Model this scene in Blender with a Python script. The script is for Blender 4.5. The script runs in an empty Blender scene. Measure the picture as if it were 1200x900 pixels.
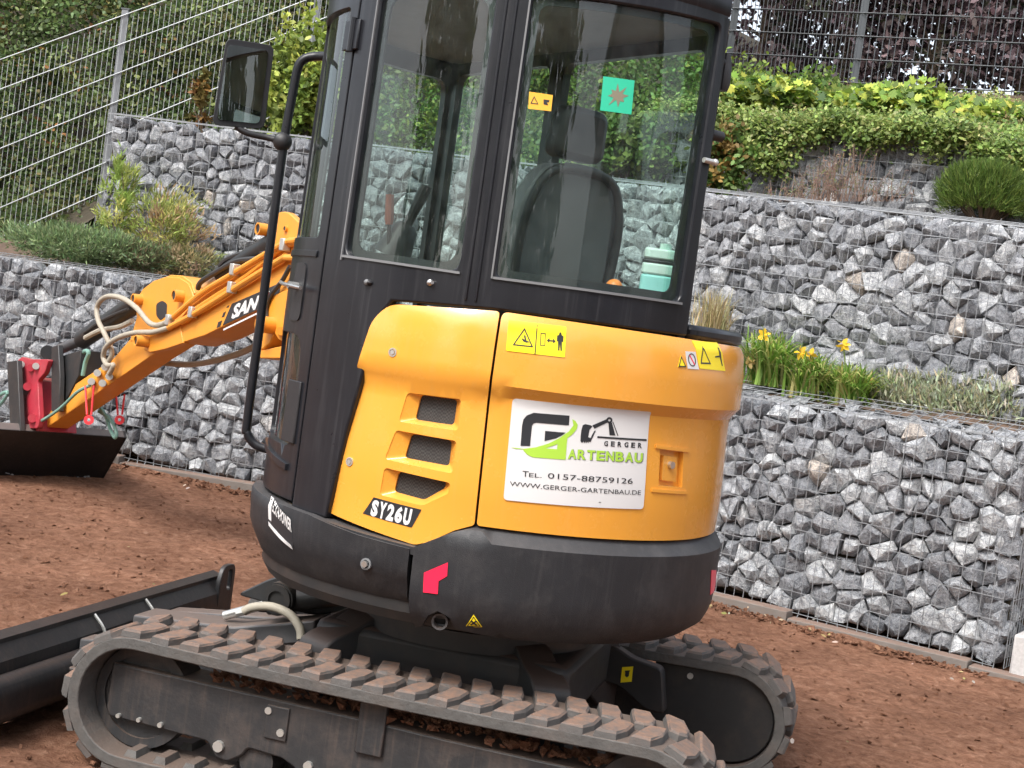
import bpy, bmesh, math, random
import numpy as np
from mathutils import Vector, Matrix, noise
from mathutils.geometry import delaunay_2d_cdt

random.seed(7); rng = np.random.default_rng(7)
SC = bpy.context.scene
COL = SC.collection
R = math.radians

# ------------------------------------------------------------------ camera
FPX, ROLL, PITCH, CAMH = 1700.0, R(7.85), R(2.44), 1.488
_fw = Vector((0, math.cos(PITCH), -math.sin(PITCH)))
_r0 = Vector((1, 0, 0)); _u0 = _r0.cross(_fw)
CR = _r0*math.cos(ROLL) + _u0*math.sin(ROLL)
CU = -_r0*math.sin(ROLL) + _u0*math.cos(ROLL)
CPOS = Vector((0, 0, CAMH))
cd = bpy.data.cameras.new('camera'); cam = bpy.data.objects.new('camera', cd); COL.objects.link(cam)
cd.sensor_width = 36; cd.sensor_fit = 'HORIZONTAL'; cd.lens = FPX/1200*36
cd.clip_start = .05; cd.clip_end = 2000
m = Matrix((CR, CU, -_fw)).transposed().to_4x4(); m.translation = CPOS
cam.matrix_world = m
SC.camera = cam
# ------------------------------------------------------------------ sky, sun, exposure
SUN_EL, SUN_AZ = R(52), R(215)      # azimuth clockwise from +Y
wd = bpy.data.worlds.new('World'); SC.world = wd; wd.use_nodes = True
nt = wd.node_tree; bg = nt.nodes['Background']
sky = nt.nodes.new('ShaderNodeTexSky'); sky.sky_type = 'NISHITA'; sky.sun_disc = False
sky.sun_elevation = SUN_EL; sky.sun_rotation = SUN_AZ
sky.air_density = 1.0; sky.dust_density = 4.0; sky.ozone_density = 1.0
hs = nt.nodes.new('ShaderNodeHueSaturation'); hs.inputs['Saturation'].default_value = .42
nt.links.new(sky.outputs[0], hs.inputs['Color']); nt.links.new(hs.outputs[0], bg.inputs['Color'])
bg.inputs['Strength'].default_value = .15
sd = bpy.data.lights.new('sun', 'SUN'); so = bpy.data.objects.new('sun', sd); COL.objects.link(so)
sd.energy = 1.1; sd.angle = R(18); sd.color = (1, .97, .93)
sdir = Vector((math.sin(SUN_AZ)*math.cos(SUN_EL), math.cos(SUN_AZ)*math.cos(SUN_EL), math.sin(SUN_EL)))
so.rotation_euler = (-sdir).to_track_quat('-Z', 'Y').to_euler(); so.location = (0, -4, 9)
SC.view_settings.view_transform = 'Standard'; SC.view_settings.look = 'None'
SC.view_settings.gamma = 1; SC.view_settings.use_curve_mapping = False
SC.view_settings.exposure = 1.34
SC.cycles.max_bounces = 8; SC.cycles.transparent_max_bounces = 16

# ------------------------------------------------------------------ helpers
def ray(x, y): return (_fw + CR*((x-600)/FPX) - CU*((y-450)/FPX))
def at(x, y, Y):                       # point of the site seen at (x, y) at distance Y
    d = ray(x, y); return CPOS + d*(Y/d.y)
def project(P):
    d = Vector(P)-CPOS; z = d.dot(_fw); return 600+FPX*d.dot(CR)/z, 450-FPX*d.dot(CU)/z

def tag(o, label=None, cat=None, group=None, kind=None):
    if label: o['label'] = label
    if cat: o['category'] = cat
    if group: o['group'] = group
    if kind: o['kind'] = kind
    return o
def empty(name, loc, label, cat, group=None):
    o = bpy.data.objects.new(name, None); COL.objects.link(o); o.location = loc; o.empty_display_size = .1
    return tag(o, label, cat, group)
def rootloc(p):
    while p.parent is not None: p = p.parent
    return Vector(p.location)
def link(name, me, mat, parent=None, loc=None, smooth=None, bevel=0):
    if mat is not None and not me.materials: me.materials.append(mat)
    o = bpy.data.objects.new(name, me); COL.objects.link(o)
    if parent is not None: o.parent = parent
    elif loc is not None: o.location = loc
    if smooth is not None:
        me.polygons.foreach_set('use_smooth', [True]*len(me.polygons)); me.set_sharp_from_angle(angle=R(smooth))
    if bevel:
        b = o.modifiers.new('bevel', 'BEVEL'); b.width = bevel; b.segments = 2; b.limit_method = 'ANGLE'; b.angle_limit = R(48)
    return o

class MB:
    """collects shapes in site coordinates; build() links them as ONE mesh object"""
    def __init__(s): s.v = []; s.f = []
    def add(s, vs, fs):
        n = len(s.v); s.v += [Vector(v) for v in vs]; s.f += [tuple(i+n for i in f) for f in fs]; return s
    def box(s, c, ax, ay, az):          # centre and three half-axis vectors
        c, ax, ay, az = map(Vector, (c, ax, ay, az))
        vs = [c+ax*i+ay*j+az*k for k in (-1, 1) for j in (-1, 1) for i in (-1, 1)]
        return s.add(vs, [(0,2,3,1), (4,5,7,6), (0,1,5,4), (2,6,7,3), (0,4,6,2), (1,3,7,5)])
    def tube(s, path, r, n=8, cap=True):
        P = [Vector(p) for p in path]; k = len(P)
        rs = r if isinstance(r, (list, tuple)) else [r]*k
        T = [(P[min(i+1, k-1)]-P[max(i-1, 0)]).normalized() for i in range(k)]
        x = T[0].orthogonal().normalized(); vs = []
        for i in range(k):
            x = (x-T[i]*x.dot(T[i])).normalized(); y = T[i].cross(x)
            vs += [P[i]+(x*math.cos(2*math.pi*j/n)+y*math.sin(2*math.pi*j/n))*rs[i] for j in range(n)]
        fs = [(i*n+j, i*n+(j+1) % n, (i+1)*n+(j+1) % n, (i+1)*n+j) for i in range(k-1) for j in range(n)]
        if cap: fs += [tuple(range(n))[::-1], tuple(range((k-1)*n, k*n))]
        return s.add(vs, fs)
    def cyl(s, p0, p1, r, n=16, r1=None): return s.tube([p0, p1], [r, r if r1 is None else r1], n)
    def ring(s, p0, p1, ro, ri, n=20):  # hollow tube
        p0, p1 = Vector(p0), Vector(p1); t = (p1-p0).normalized(); x = t.orthogonal().normalized(); y = t.cross(x); vs = []
        for p, r in ((p0, ro), (p1, ro), (p1, ri), (p0, ri)):
            vs += [p+(x*math.cos(2*math.pi*j/n)+y*math.sin(2*math.pi*j/n))*r for j in range(n)]
        return s.add(vs, [(a*n+j, a*n+(j+1) % n, ((a+1) % 4)*n+(j+1) % n, ((a+1) % 4)*n+j) for a in range(4) for j in range(n)])
    def ball(s, c, r, n=12, m_=8, sx=(1,0,0), sy=(0,1,0), sz=(0,0,1)):
        c = Vector(c); sx, sy, sz = map(Vector, (sx, sy, sz)); vs = []
        for i in range(1, m_):
            p = math.pi*i/m_
            vs += [c+(sx*math.cos(2*math.pi*j/n)*math.sin(p)+sy*math.sin(2*math.pi*j/n)*math.sin(p)+sz*math.cos(p))*r for j in range(n)]
        k = len(vs); vs += [c+sz*r, c-sz*r]
        fs = [(i*n+j, (i+1)*n+j, (i+1)*n+(j+1) % n, i*n+(j+1) % n) for i in range(m_-2) for j in range(n)]
        fs += [(k, j, (j+1) % n) for j in range(n)]+[(k+1, (m_-2)*n+(j+1) % n, (m_-2)*n+j) for j in range(n)]
        return s.add(vs, fs)
    def prism(s, poly, f0, f1):         # polygon in 2D, f0/f1 map it to the two end planes
        n = len(poly); vs = [f0(*p) for p in poly]+[f1(*p) for p in poly]
        return s.add(vs, [tuple(range(n)), tuple(range(n, 2*n))[::-1]]+[(i, (i+1) % n, n+(i+1) % n, n+i) for i in range(n)])
    def hull(s, pts):
        bm = bmesh.new()
        for p in pts: bm.verts.new(p)
        bmesh.ops.convex_hull(bm, input=bm.verts)
        for v in [v for v in bm.verts if not v.link_faces]: bm.verts.remove(v)
        bm.verts.index_update(); s.add([v.co.copy() for v in bm.verts], [[v.index for v in f.verts] for f in bm.faces]); bm.free(); return s
    def build(s, name, mat, parent=None, loc=None, smooth=30, bevel=0, recalc=True):
        off = rootloc(parent) if parent is not None else Vector(loc if loc is not None else (0, 0, 0))
        me = bpy.data.meshes.new(name); me.from_pydata([v-off for v in s.v], [], s.f); me.update()
        if recalc:
            bm = bmesh.new(); bm.from_mesh(me); bmesh.ops.recalc_face_normals(bm, faces=bm.faces); bm.to_mesh(me); bm.free()
        return link(name, me, mat, parent, off if parent is None else None, smooth, bevel)

def inpoly(x, y, poly):
    c = False; j = len(poly)-1
    for i in range(len(poly)):
        xi, yi = poly[i]; xj, yj = poly[j]
        if (yi > y) != (yj > y) and x < (xj-xi)*(y-yi)/(yj-yi)+xi: c = not c
        j = i
    return c
def roundpoly(pts, rad, n=4):
    out = []; k = len(pts)
    for i in range(k):
        p = Vector(pts[i]); a = Vector(pts[i-1])-p; b = Vector(pts[(i+1) % k])-p
        r = min(rad if not isinstance(rad, (list, tuple)) else rad[i], a.length*.49, b.length*.49)
        if r < 1e-5: out.append(tuple(p)); continue
        p0 = p+a.normalized()*r; p1 = p+b.normalized()*r
        for j in range(n+1):
            t = j/n; out.append(tuple(p0*(1-t)**2+p*2*t*(1-t)+p1*t*t))
    return out
def densify(poly, d):
    out = []
    for i in range(len(poly)):
        a, b = poly[i], poly[(i+1) % len(poly)]; n = max(1, int(math.hypot(b[0]-a[0], b[1]-a[1])/d+.5))
        out += [(a[0]+(b[0]-a[0])*j/n, a[1]+(b[1]-a[1])*j/n) for j in range(n)]
    return out
def fill2d(outer, holes, ds, grid=True):
    loops = [densify(outer, ds)]+[densify(h, ds) for h in holes]; pts = []; ed = []
    for l in loops:
        n = len(pts); pts += l; ed += [(n+i, n+(i+1) % len(l)) for i in range(len(l))]
    if grid:
        xs = [p[0] for p in loops[0]]; ys = [p[1] for p in loops[0]]; B = np.array(pts)
        y = min(ys)+ds*.5
        while y < max(ys):
            x = min(xs)+ds*.5
            while x < max(xs):
                if inpoly(x, y, loops[0]) and not any(inpoly(x, y, h) for h in loops[1:]) and ((B-(x, y))**2).sum(1).min() > (ds*.4)**2: pts.append((x, y))
                x += ds
            y += ds
    v, e, f, _, _, _ = delaunay_2d_cdt([Vector(p) for p in pts], ed, [], 0, 1e-6)
    v = [(p.x, p.y) for p in v]; tri = []
    for t in f:
        cx = sum(v[i][0] for i in t)/len(t); cy = sum(v[i][1] for i in t)/len(t)
        if inpoly(cx, cy, loops[0]) and not any(inpoly(cx, cy, h) for h in loops[1:]): tri.append(tuple(t))
    return v, tri
def plate(name, outer, holes, mapf, d0, d1, mat, parent, ds=.05, bevel=0, smooth=32, grid=True):
    """a plate with openings laid over a curved surface: mapf(s, t, d) -> point, d = height over that surface"""
    v, tri = fill2d(outer, holes, ds, grid); n = len(v)
    vs = [mapf(*p, d1) for p in v]+[mapf(*p, d0) for p in v]
    cnt = {}
    for t in tri:
        for i in range(len(t)):
            a, b = t[i], t[(i+1) % len(t)]; cnt.setdefault((min(a, b), max(a, b)), []).append((a, b))
    fs = tri+[tuple(i+n for i in t[::-1]) for t in tri]+[(l[0][1], l[0][0], l[0][0]+n, l[0][1]+n) for l in cnt.values() if len(l) == 1]
    return MB().add(vs, fs).build(name, mat, parent, smooth=smooth, bevel=bevel)
def spath(P, n=6):                      # smooth path through points
    P = [Vector(p) for p in P]; out = []
    for i in range(len(P)-1):
        p0, p1, p2, p3 = P[max(i-1, 0)], P[i], P[i+1], P[min(i+2, len(P)-1)]
        for j in range(n):
            t = j/n; out.append(.5*((2*p1)+(p2-p0)*t+(2*p0-5*p1+4*p2-p3)*t*t+(3*p1-p0-3*p2+p3)*t**3))
    return out+[P[-1]]
_tc = {}
def textmesh(txt, offset=0, shear=0):
    k = (txt, offset, shear)
    if k not in _tc:
        cu = bpy.data.curves.new('t', 'FONT'); cu.body = txt; cu.offset = offset; cu.shear = shear; cu.resolution_u = 3
        o = bpy.data.objects.new('t', cu); COL.objects.link(o); dg = bpy.context.evaluated_depsgraph_get(); dg.update()
        me = o.evaluated_get(dg).to_mesh(); v = [(p.co.x, p.co.y) for p in me.vertices]; f = [tuple(p.vertices) for p in me.polygons]
        o.evaluated_get(dg).to_mesh_clear(); bpy.data.objects.remove(o); bpy.data.curves.remove(cu)
        x0, x1 = min(p[0] for p in v), max(p[0] for p in v); y0, y1 = min(p[1] for p in v), max(p[1] for p in v)
        _tc[k] = ([((p[0]-x0)/(x1-x0), (p[1]-y0)/(y1-y0)) for p in v], f)
    return _tc[k]
def lettering(txt, quad, mapf, d, mat, parent, offset=0, shear=0, name='lettering'):
    v, f = textmesh(txt, offset, shear); (bl, br, tr, tl) = quad
    def bi(x, y): return [(bl[i]*(1-x)+br[i]*x)*(1-y)+(tl[i]*(1-x)+tr[i]*x)*y for i in (0, 1)]
    return MB().add([mapf(*bi(*p), d) for p in v], f).build(name, mat, parent, smooth=None, recalc=False)

# ------------------------------------------------------------------ materials
def newmat(name):
    mt = bpy.data.materials.new(name); mt.use_nodes = True; n = mt.node_tree; return mt, n, n.nodes['Principled BSDF']
def N(n, t, **kw):
    o = n.nodes.new(t)
    for k, v in kw.items():
        if k in o.inputs: o.inputs[k].default_value = v
        else: setattr(o, k, v)
    return o
def ramp(n, fac, stops):
    r = n.nodes.new('ShaderNodeValToRGB'); el = r.color_ramp.elements
    while len(el) < len(stops): el.new(.5)
    for e, (p, c) in zip(el, stops): e.position = p; e.color = (*c, 1) if len(c) == 3 else c
    n.links.new(fac, r.inputs[0]); return r.outputs[0]
def mixc(n, fac, a, b, mode='MIX'):
    x = n.nodes.new('ShaderNodeMix'); x.data_type = 'RGBA'; x.blend_type = mode
    for i, val in ((0, fac), (6, a), (7, b)):
        if isinstance(val, bpy.types.NodeSocket): n.links.new(val, x.inputs[i])
        else: x.inputs[i].default_value = val if not isinstance(val, tuple) else (*val, 1)[:4]
    return x.outputs[2]
def pos(n): return n.nodes.new('ShaderNodeNewGeometry').outputs['Position']
def noise_(n, scale, detail=4, rough=.55, vec=None, dist=0):
    t = N(n, 'ShaderNodeTexNoise', Scale=scale, Detail=detail, Roughness=rough, Distortion=dist)
    n.links.new(vec if vec is not None else pos(n), t.inputs['Vector']); return t.outputs['Fac']
def bump(n, b, h, strength=.3, dist=.01):
    x = N(n, 'ShaderNodeBump', Strength=strength, Distance=dist); n.links.new(h, x.inputs['Height']); n.links.new(x.outputs[0], b.inputs['Normal'])
def paint(name, col, rough=.4, var=.12, scale=6, dust=0, streak=0, patchy=0, metallic=0, spec=.5, bumpy=0, dustcol=(.25, .16, .11), bscale=120, coat=0):
    mt, n, b = newmat(name)
    f = noise_(n, scale, 5, .6)
    c = mixc(n, f, tuple(x*(1-var) for x in col), tuple(min(1, x*(1+var)) for x in col))
    if dust:                            # loose dirt: patches plus a film that gathers on level tops
        g = n.nodes.new('ShaderNodeNewGeometry'); sp = n.nodes.new('ShaderNodeSeparateXYZ'); n.links.new(g.outputs['True Normal'], sp.inputs[0])
        up = N(n, 'ShaderNodeMapRange'); up.inputs['From Min'].default_value = .45; up.inputs['From Max'].default_value = .95; n.links.new(sp.outputs[2], up.inputs[0])
        p = N(n, 'ShaderNodeMapRange'); p.inputs['From Min'].default_value = .48; p.inputs['From Max'].default_value = .75; n.links.new(noise_(n, 9, 8, .7), p.inputs[0])
        a = N(n, 'ShaderNodeMath', operation='MULTIPLY_ADD'); n.links.new(p.outputs[0], a.inputs[0]); a.inputs[1].default_value = .55; n.links.new(up.outputs[0], a.inputs[2])
        q = N(n, 'ShaderNodeMath', operation='MULTIPLY', use_clamp=True); n.links.new(a.outputs[0], q.inputs[0]); q.inputs[1].default_value = dust
        if patchy:
            pm = N(n, 'ShaderNodeMapRange'); pm.inputs['From Min'].default_value = .36; pm.inputs['From Max'].default_value = .60; pm.inputs['To Min'].default_value = 1-patchy; n.links.new(noise_(n, 32, 6, .7), pm.inputs[0])
            qq = N(n, 'ShaderNodeMath', operation='MULTIPLY'); n.links.new(q.outputs[0], qq.inputs[0]); n.links.new(pm.outputs[0], qq.inputs[1]); q = qq
        c = mixc(n, q.outputs[0], c, dustcol)
    if streak:                          # dried rain runs down upright faces
        mp = N(n, 'ShaderNodeMapping'); mp.inputs['Scale'].default_value = (55, 55, 2.2); n.links.new(pos(n), mp.inputs['Vector'])
        sm = N(n, 'ShaderNodeMapRange'); sm.inputs['From Min'].default_value = .52; sm.inputs['From Max'].default_value = .78; sm.inputs['To Max'].default_value = streak; n.links.new(noise_(n, 1.0, 6, .65, mp.outputs[0]), sm.inputs[0])
        m3 = N(n, 'ShaderNodeMath', operation='MULTIPLY'); n.links.new(sm.outputs[0], m3.inputs[0]); n.links.new(noise_(n, 2.5, 3, .5), m3.inputs[1]); c = mixc(n, m3.outputs[0], c, dustcol)
    n.links.new(c, b.inputs['Base Color'])
    b.inputs['Metallic'].default_value = metallic; b.inputs['Specular IOR Level'].default_value = spec
    b.inputs['Coat Weight'].default_value = coat; b.inputs['Coat Roughness'].default_value = .12
    rr = N(n, 'ShaderNodeMapRange'); rr.inputs['To Min'].default_value = max(.02, rough-.08); rr.inputs['To Max'].default_value = min(1, rough+.12)
    n.links.new(noise_(n, scale*3, 4, .7), rr.inputs[0]); n.links.new(rr.outputs[0], b.inputs['Roughness'])
    if bumpy: bump(n, b, noise_(n, bscale, 3, .6), bumpy, .004)
    return mt

M_ORANGE = paint('orange_paint', (.76, .335, .042), .24, .06, 3, dust=.20, streak=.45, dustcol=(.62, .36, .12), coat=.4)
M_ORANGE2 = paint('orange_boom_paint', (.70, .28, .027), .42, .12, 5, dust=.34, streak=.4, dustcol=(.45, .25, .10))
M_CAB = paint('black_cab_paint', (.012, .013, .0165), .29, .25, 5, dust=.06, streak=.35, spec=.36, dustcol=(.12, .12, .125))
M_CW = paint('black_textured_cover', (.014, .0155, .0185), .50, .3, 5, dust=.30, streak=.22, bumpy=.25, bscale=350, dustcol=(.15, .14, .135))
M_BLK = paint('black_steel', (.016, .017, .018), .45, .25, 8, dust=.35, dustcol=(.13, .09, .065))
M_DIRTY = paint('dirty_black_steel', (.024, .025, .027), .5, .4, 9, dust=.55, streak=.6, dustcol=(.15, .105, .08), bumpy=.3, bscale=60)
M_XF = paint('smeared_black_steel', (.020, .020, .021), .55, .4, 6, dust=.30, dustcol=(.14, .075, .05))
M_BLADE = paint('black_blade_steel', (.011, .012, .014), .42, .35, 9, dust=.16, streak=.4, dustcol=(.12, .08, .06), bumpy=.2, bscale=40)
M_RUB = paint('track_rubber', (.075, .072, .068), .75, .5, 24, dust=.6, dustcol=(.13, .088, .066), bumpy=.6, bscale=70)
M_LUG = paint('dusty_rubber_lug', (.085, .080, .076), .8, .4, 20, dust=.9, patchy=.8, dustcol=(.21, .122, .082), bumpy=.5, bscale=90)
M_STEEL = paint('bare_steel', (.62, .62, .60), .28, .1, 20, metallic=.9)
M_ZINC = paint('zinc_bolt', (.55, .55, .52), .4, .15, 30, metallic=.7)
M_GREYST = paint('grey_steel', (.065, .065, .068), .5, .3, 12, dust=.3)
M_HOSE = paint('beige_sleeved_hose', (.33, .30, .24), .6, .15, 30)
M_HOSEB = paint('black_hose', (.03, .03, .03), .45, .2, 20)
M_HOSEG = paint('green_cable', (.16, .30, .25), .5, .2, 20)
M_RED = paint('red_coupler_paint', (.36, .022, .04), .45, .3, 15, dust=.4)
M_REDR = paint('red_rubber_ring', (.75, .04, .05), .5, .1, 15)
M_WHITE = paint('white_print', (.66, .66, .655), .35, .02, 5)
M_BLKPR = paint('black_print', (.020, .022, .026), .4, .05, 5)
M_GREEN = paint('green_print', (.36, .60, .055), .4, .05, 5)
M_YEL = paint('yellow_sticker', (.90, .72, .01), .4, .04, 5)
M_REDPR = paint('red_reflector', (.85, .02, .07), .3, .08, 200)
M_GREY = paint('grey_plastic', (.16, .165, .17), .55, .15, 8)
M_SEAT = paint('grey_seat_vinyl', (.09, .09, .095), .5, .2, 6)
M_DARK = paint('dark_plastic', (.018, .018, .02), .5, .2, 6)
M_WIRE = paint('galvanised_wire', (.25, .26, .27), .5, .2, 4, metallic=.4)
M_FENCE = paint('galvanised_fence', (.33, .35, .36), .5, .2, 3, metallic=.3)
M_POST = paint('weathered_post', (.16, .17, .18), .5, .25, 6)
M_ANTH = paint('anthracite_fence', (.07, .078, .085), .5, .2, 3)
M_CONC = paint('kerb_concrete', (.15, .130, .115), .9, .3, 8, dust=.9, patchy=.5, bumpy=.6, bscale=50, dustcol=(.19, .12, .09))
M_GRAN = paint('granite', (.42, .41, .40), .7, .3, 60, bumpy=.4, bscale=70)

def grille_mat():
    mt, n, b = newmat('grille_mesh'); c = noise_(n, 40, 3); v = N(n, 'ShaderNodeTexChecker', Scale=190.); n.links.new(pos(n), v.inputs[0])
    k = mixc(n, c, (.02, .02, .02), (.07, .068, .065)); n.links.new(mixc(n, v.outputs['Fac'], k, (.015, .015, .015)), b.inputs['Base Color']); b.inputs['Roughness'].default_value = .6
    return mt
M_GRILLE = grille_mat()
def glass_mat(name, tint, refl=1.0):
    mt, n, b = newmat(name); n.nodes.remove(b); out = n.nodes['Material Output']
    tr = N(n, 'ShaderNodeBsdfTransparent', Color=(*tint, 1)); gl = N(n, 'ShaderNodeBsdfGlossy', Color=(refl, refl, refl, 1), Roughness=.015)
    fr = N(n, 'ShaderNodeFresnel', IOR=1.5); mx = n.nodes.new('ShaderNodeMixShader')
    df = N(n, 'ShaderNodeBsdfDiffuse', Color=(.55, .6, .58, 1)); m2 = n.nodes.new('ShaderNodeMixShader')   # thin film of dust
    dr = N(n, 'ShaderNodeMapRange'); dr.inputs['From Min'].default_value = .35; dr.inputs['From Max'].default_value = .8; dr.inputs['To Min'].default_value = .0; dr.inputs['To Max'].default_value = .022
    n.links.new(noise_(n, 14, 7, .75), dr.inputs[0])
    ge = n.nodes.new('ShaderNodeNewGeometry'); iv = N(n, 'ShaderNodeMath', operation='SUBTRACT'); iv.inputs[0].default_value = 1; n.links.new(ge.outputs['Backfacing'], iv.inputs[1])
    fx = N(n, 'ShaderNodeMath', operation='MULTIPLY'); n.links.new(fr.outputs[0], fx.inputs[0]); n.links.new(iv.outputs[0], fx.inputs[1])
    n.links.new(fx.outputs[0], mx.inputs[0]); n.links.new(tr.outputs[0], mx.inputs[1]); n.links.new(gl.outputs[0], mx.inputs[2])
    n.links.new(dr.outputs[0], m2.inputs[0]); n.links.new(mx.outputs[0], m2.inputs[1]); n.links.new(df.outputs[0], m2.inputs[2])
    n.links.new(m2.outputs[0], out.inputs['Surface']); return mt
M_GLASS = glass_mat('tinted_cab_glass', (.89, .955, .935))
M_MIRROR, _n, _b = newmat('mirror_glass'); _b.inputs['Base Color'].default_value = (.6, .66, .66, 1); _b.inputs['Metallic'].default_value = 1; _b.inputs['Roughness'].default_value = 0
def canister_mat(name, col):
    mt, n, b = newmat(name); b.inputs['Base Color'].default_value = (*col, 1); b.inputs['Roughness'].default_value = .4
    b.inputs['Subsurface Weight'].default_value = .3; b.inputs['Subsurface Radius'].default_value = (.02, .02, .02); return mt
M_CANT = canister_mat('translucent_plastic', (.66, .76, .71)); M_CANB = canister_mat('turquoise_fluid_plastic', (.34, .66, .64))
M_AMBER = canister_mat('orange_plastic', (.85, .25, .05))

def stone_mat(name='limestone', lo=(.068, .074, .084), mid=(.205, .218, .238), hi=(.47, .475, .48)):
    mt, n, b = newmat(name)
    oi = n.nodes.new('ShaderNodeObjectInfo'); ad = N(n, 'ShaderNodeVectorMath', operation='ADD'); sc = N(n, 'ShaderNodeVectorMath', operation='SCALE'); sc.inputs[3].default_value = 37
    cb = n.nodes.new('ShaderNodeCombineXYZ')
    for i in range(3): n.links.new(oi.outputs['Random'], cb.inputs[i])
    n.links.new(cb.outputs[0], sc.inputs[0]); n.links.new(pos(n), ad.inputs[0]); n.links.new(sc.outputs[0], ad.inputs[1]); vec = ad.outputs[0]
    big = noise_(n, 14, 8, .74, vec, 1.2); vein = noise_(n, 20, 6, .8, vec, 2.6)
    c = ramp(n, big, [(.34, lo), (.50, mid), (.68, hi)])
    v2 = ramp(n, vein, [(.465, (0, 0, 0)), (.50, (1, 1, 1)), (.525, (0, 0, 0))])
    v2 = mixc(n, .8, (0, 0, 0), v2); c = mixc(n, v2, c, tuple(x*1.3 for x in hi))
    tone = ramp(n, oi.outputs['Random'], [(0, (.55, .56, .58)), (.5, (.95, .95, .96)), (.8, (1.3, 1.3, 1.28)), (.975, (1.45, 1.44, 1.40)), (.992, (1.45, 1.25, 1.05)), (1, (1.5, 1.3, 1.1))])
    c = mixc(n, 1.0, c, tone, 'MULTIPLY'); n.links.new(c, b.inputs['Base Color'])
    b.inputs['Roughness'].default_value = .62
    h = N(n, 'ShaderNodeMath', operation='MULTIPLY_ADD'); n.links.new(noise_(n, 60, 6, .7, vec), h.inputs[0]); h.inputs[1].default_value = .5; n.links.new(noise_(n, 22, 5, .65, vec, .6), h.inputs[2])
    bump(n, b, h.outputs[0], .9, .022); return mt
M_STONE = stone_mat()
def soil_mat():
    mt, n, b = newmat('red_brown_soil')
    a = noise_(n, 1.3, 6, .6); f = noise_(n, 22, 9, .75, None, .4); g = noise_(n, 130, 4, .7)
    c = ramp(n, f, [(.30, (.085, .038, .023)), (.44, (.205, .098, .058)), (.57, (.290, .150, .094)), (.76, (.44, .27, .185))])
    c = mixc(n, 1.0, c, ramp(n, a, [(.3, (.62, .58, .56)), (.5, (.95, .95, .95)), (.7, (1.28, 1.27, 1.27))]), 'MULTIPLY')
    c = mixc(n, ramp(n, g, [(.68, (0, 0, 0)), (.74, (1, 1, 1))]), c, (.55, .42, .34))
    n.links.new(c, b.inputs['Base Color']); b.inputs['Roughness'].default_value = .95; b.inputs['Specular IOR Level'].default_value = .15
    h = N(n, 'ShaderNodeMath', operation='MULTIPLY_ADD'); n.links.new(g, h.inputs[0]); h.inputs[1].default_value = .35; n.links.new(f, h.inputs[2])
    bump(n, b, h.outputs[0], 1.0, .03); return mt
M_SOIL = soil_mat()
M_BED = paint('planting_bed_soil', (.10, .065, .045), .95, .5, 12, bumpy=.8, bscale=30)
M_BANK = paint('shade_backing', (.055, .045, .028), .95, .5, 9, bumpy=.8, bscale=30)  # dark colour stands in for shade behind leaves and between stones
def leaf_mat(name, rough=.5, trans=.38):
    mt, n, b = newmat(name); a = N(n, 'ShaderNodeVertexColor', layer_name='tone')
    n.links.new(a.outputs[0], b.inputs['Base Color']); b.inputs['Roughness'].default_value = rough; b.inputs['Specular IOR Level'].default_value = .35
    t = N(n, 'ShaderNodeBsdfTranslucent'); n.links.new(a.outputs[0], t.inputs[0]); mx = N(n, 'ShaderNodeMixShader', Fac=trans)
    n.links.new(b.outputs[0], mx.inputs[1]); n.links.new(t.outputs[0], mx.inputs[2]); n.links.new(mx.outputs[0], n.nodes['Material Output'].inputs['Surface']); return mt
M_LEAF = leaf_mat('leaf'); M_BARK = paint('bark', (.09, .065, .045), .9, .4, 25, bumpy=.6, bscale=40)

# ================================================================== SETTING
def atz(x, y, z): d = ray(x, y); return CPOS + d*((z-CAMH)/d.z)
def zg(x, y):
    t = (y-5.6)/4; t = .5*(t+math.sqrt(t*t+.01)) if t < 3 else t
    return min(t, 1.15)*(.15-.03*max(-5, min(4, x)))
def smooth_noise(x, y, s, z=0): return noise.noise(Vector((x*s, y*s, z)))
# ground: one sheet, fine where it is seen, out to the horizon
gx = np.concatenate([[-900, -300, -100, -40, -20, -10, -7], np.arange(-5, 5.001, .032), [7, 10, 20, 40, 100, 300, 900]])
gy = np.concatenate([[-900, -300, -100, -40, -15, -6, -2, 1], np.arange(2.6, 10.2, .032), [11, 14, 20, 40, 100, 300, 900]])
vs = []
for y in gy:
    for x in gx:
        z = zg(x, min(y, 9.9))
        if -5.1 < x < 5.1 and 2.5 < y < 10.3:
            z += .020*smooth_noise(x, y, 1.7)+.011*smooth_noise(x, y, 5.3, 3)+.007*smooth_noise(x, y, 14, 7)+.005*abs(smooth_noise(x, y, 27, 9))+.002*smooth_noise(x, y, 52, 13)
            z += .004*math.sin(9*(x*.26+y*.97)+2*smooth_noise(x, y, 1.1, 5))*max(0, smooth_noise(x, y, .8, 11)+.2)
            du, dv = (x+.0226)*math.cos(R(165.11))+(y-4.8236)*math.sin(R(165.11)), -(x+.0226)*math.sin(R(165.11))+(y-4.8236)*math.cos(R(165.11))
            if abs(du) > .95 and abs(abs(dv)-.62) < .19: z += (.010*math.sin(du*62.8+(1.6 if (dv*8) % 1 > .5 else 0))-.006)*max(0, min(1, .6+1.6*smooth_noise(x, y, 1.3, 21)))
            rr = math.hypot(x+.02, y-4.82); z -= .012 if rr < 1.3 else 0
        else: z -= .03
        vs.append((x, y, z))
nx = len(gx)
fs = [(j*nx+i, j*nx+i+1, (j+1)*nx+i+1, (j+1)*nx+i) for j in range(len(gy)-1) for i in range(nx-1)]
tag(MB().add(vs, fs).build('ground', M_SOIL, smooth=180, recalc=False), kind='structure')

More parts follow.
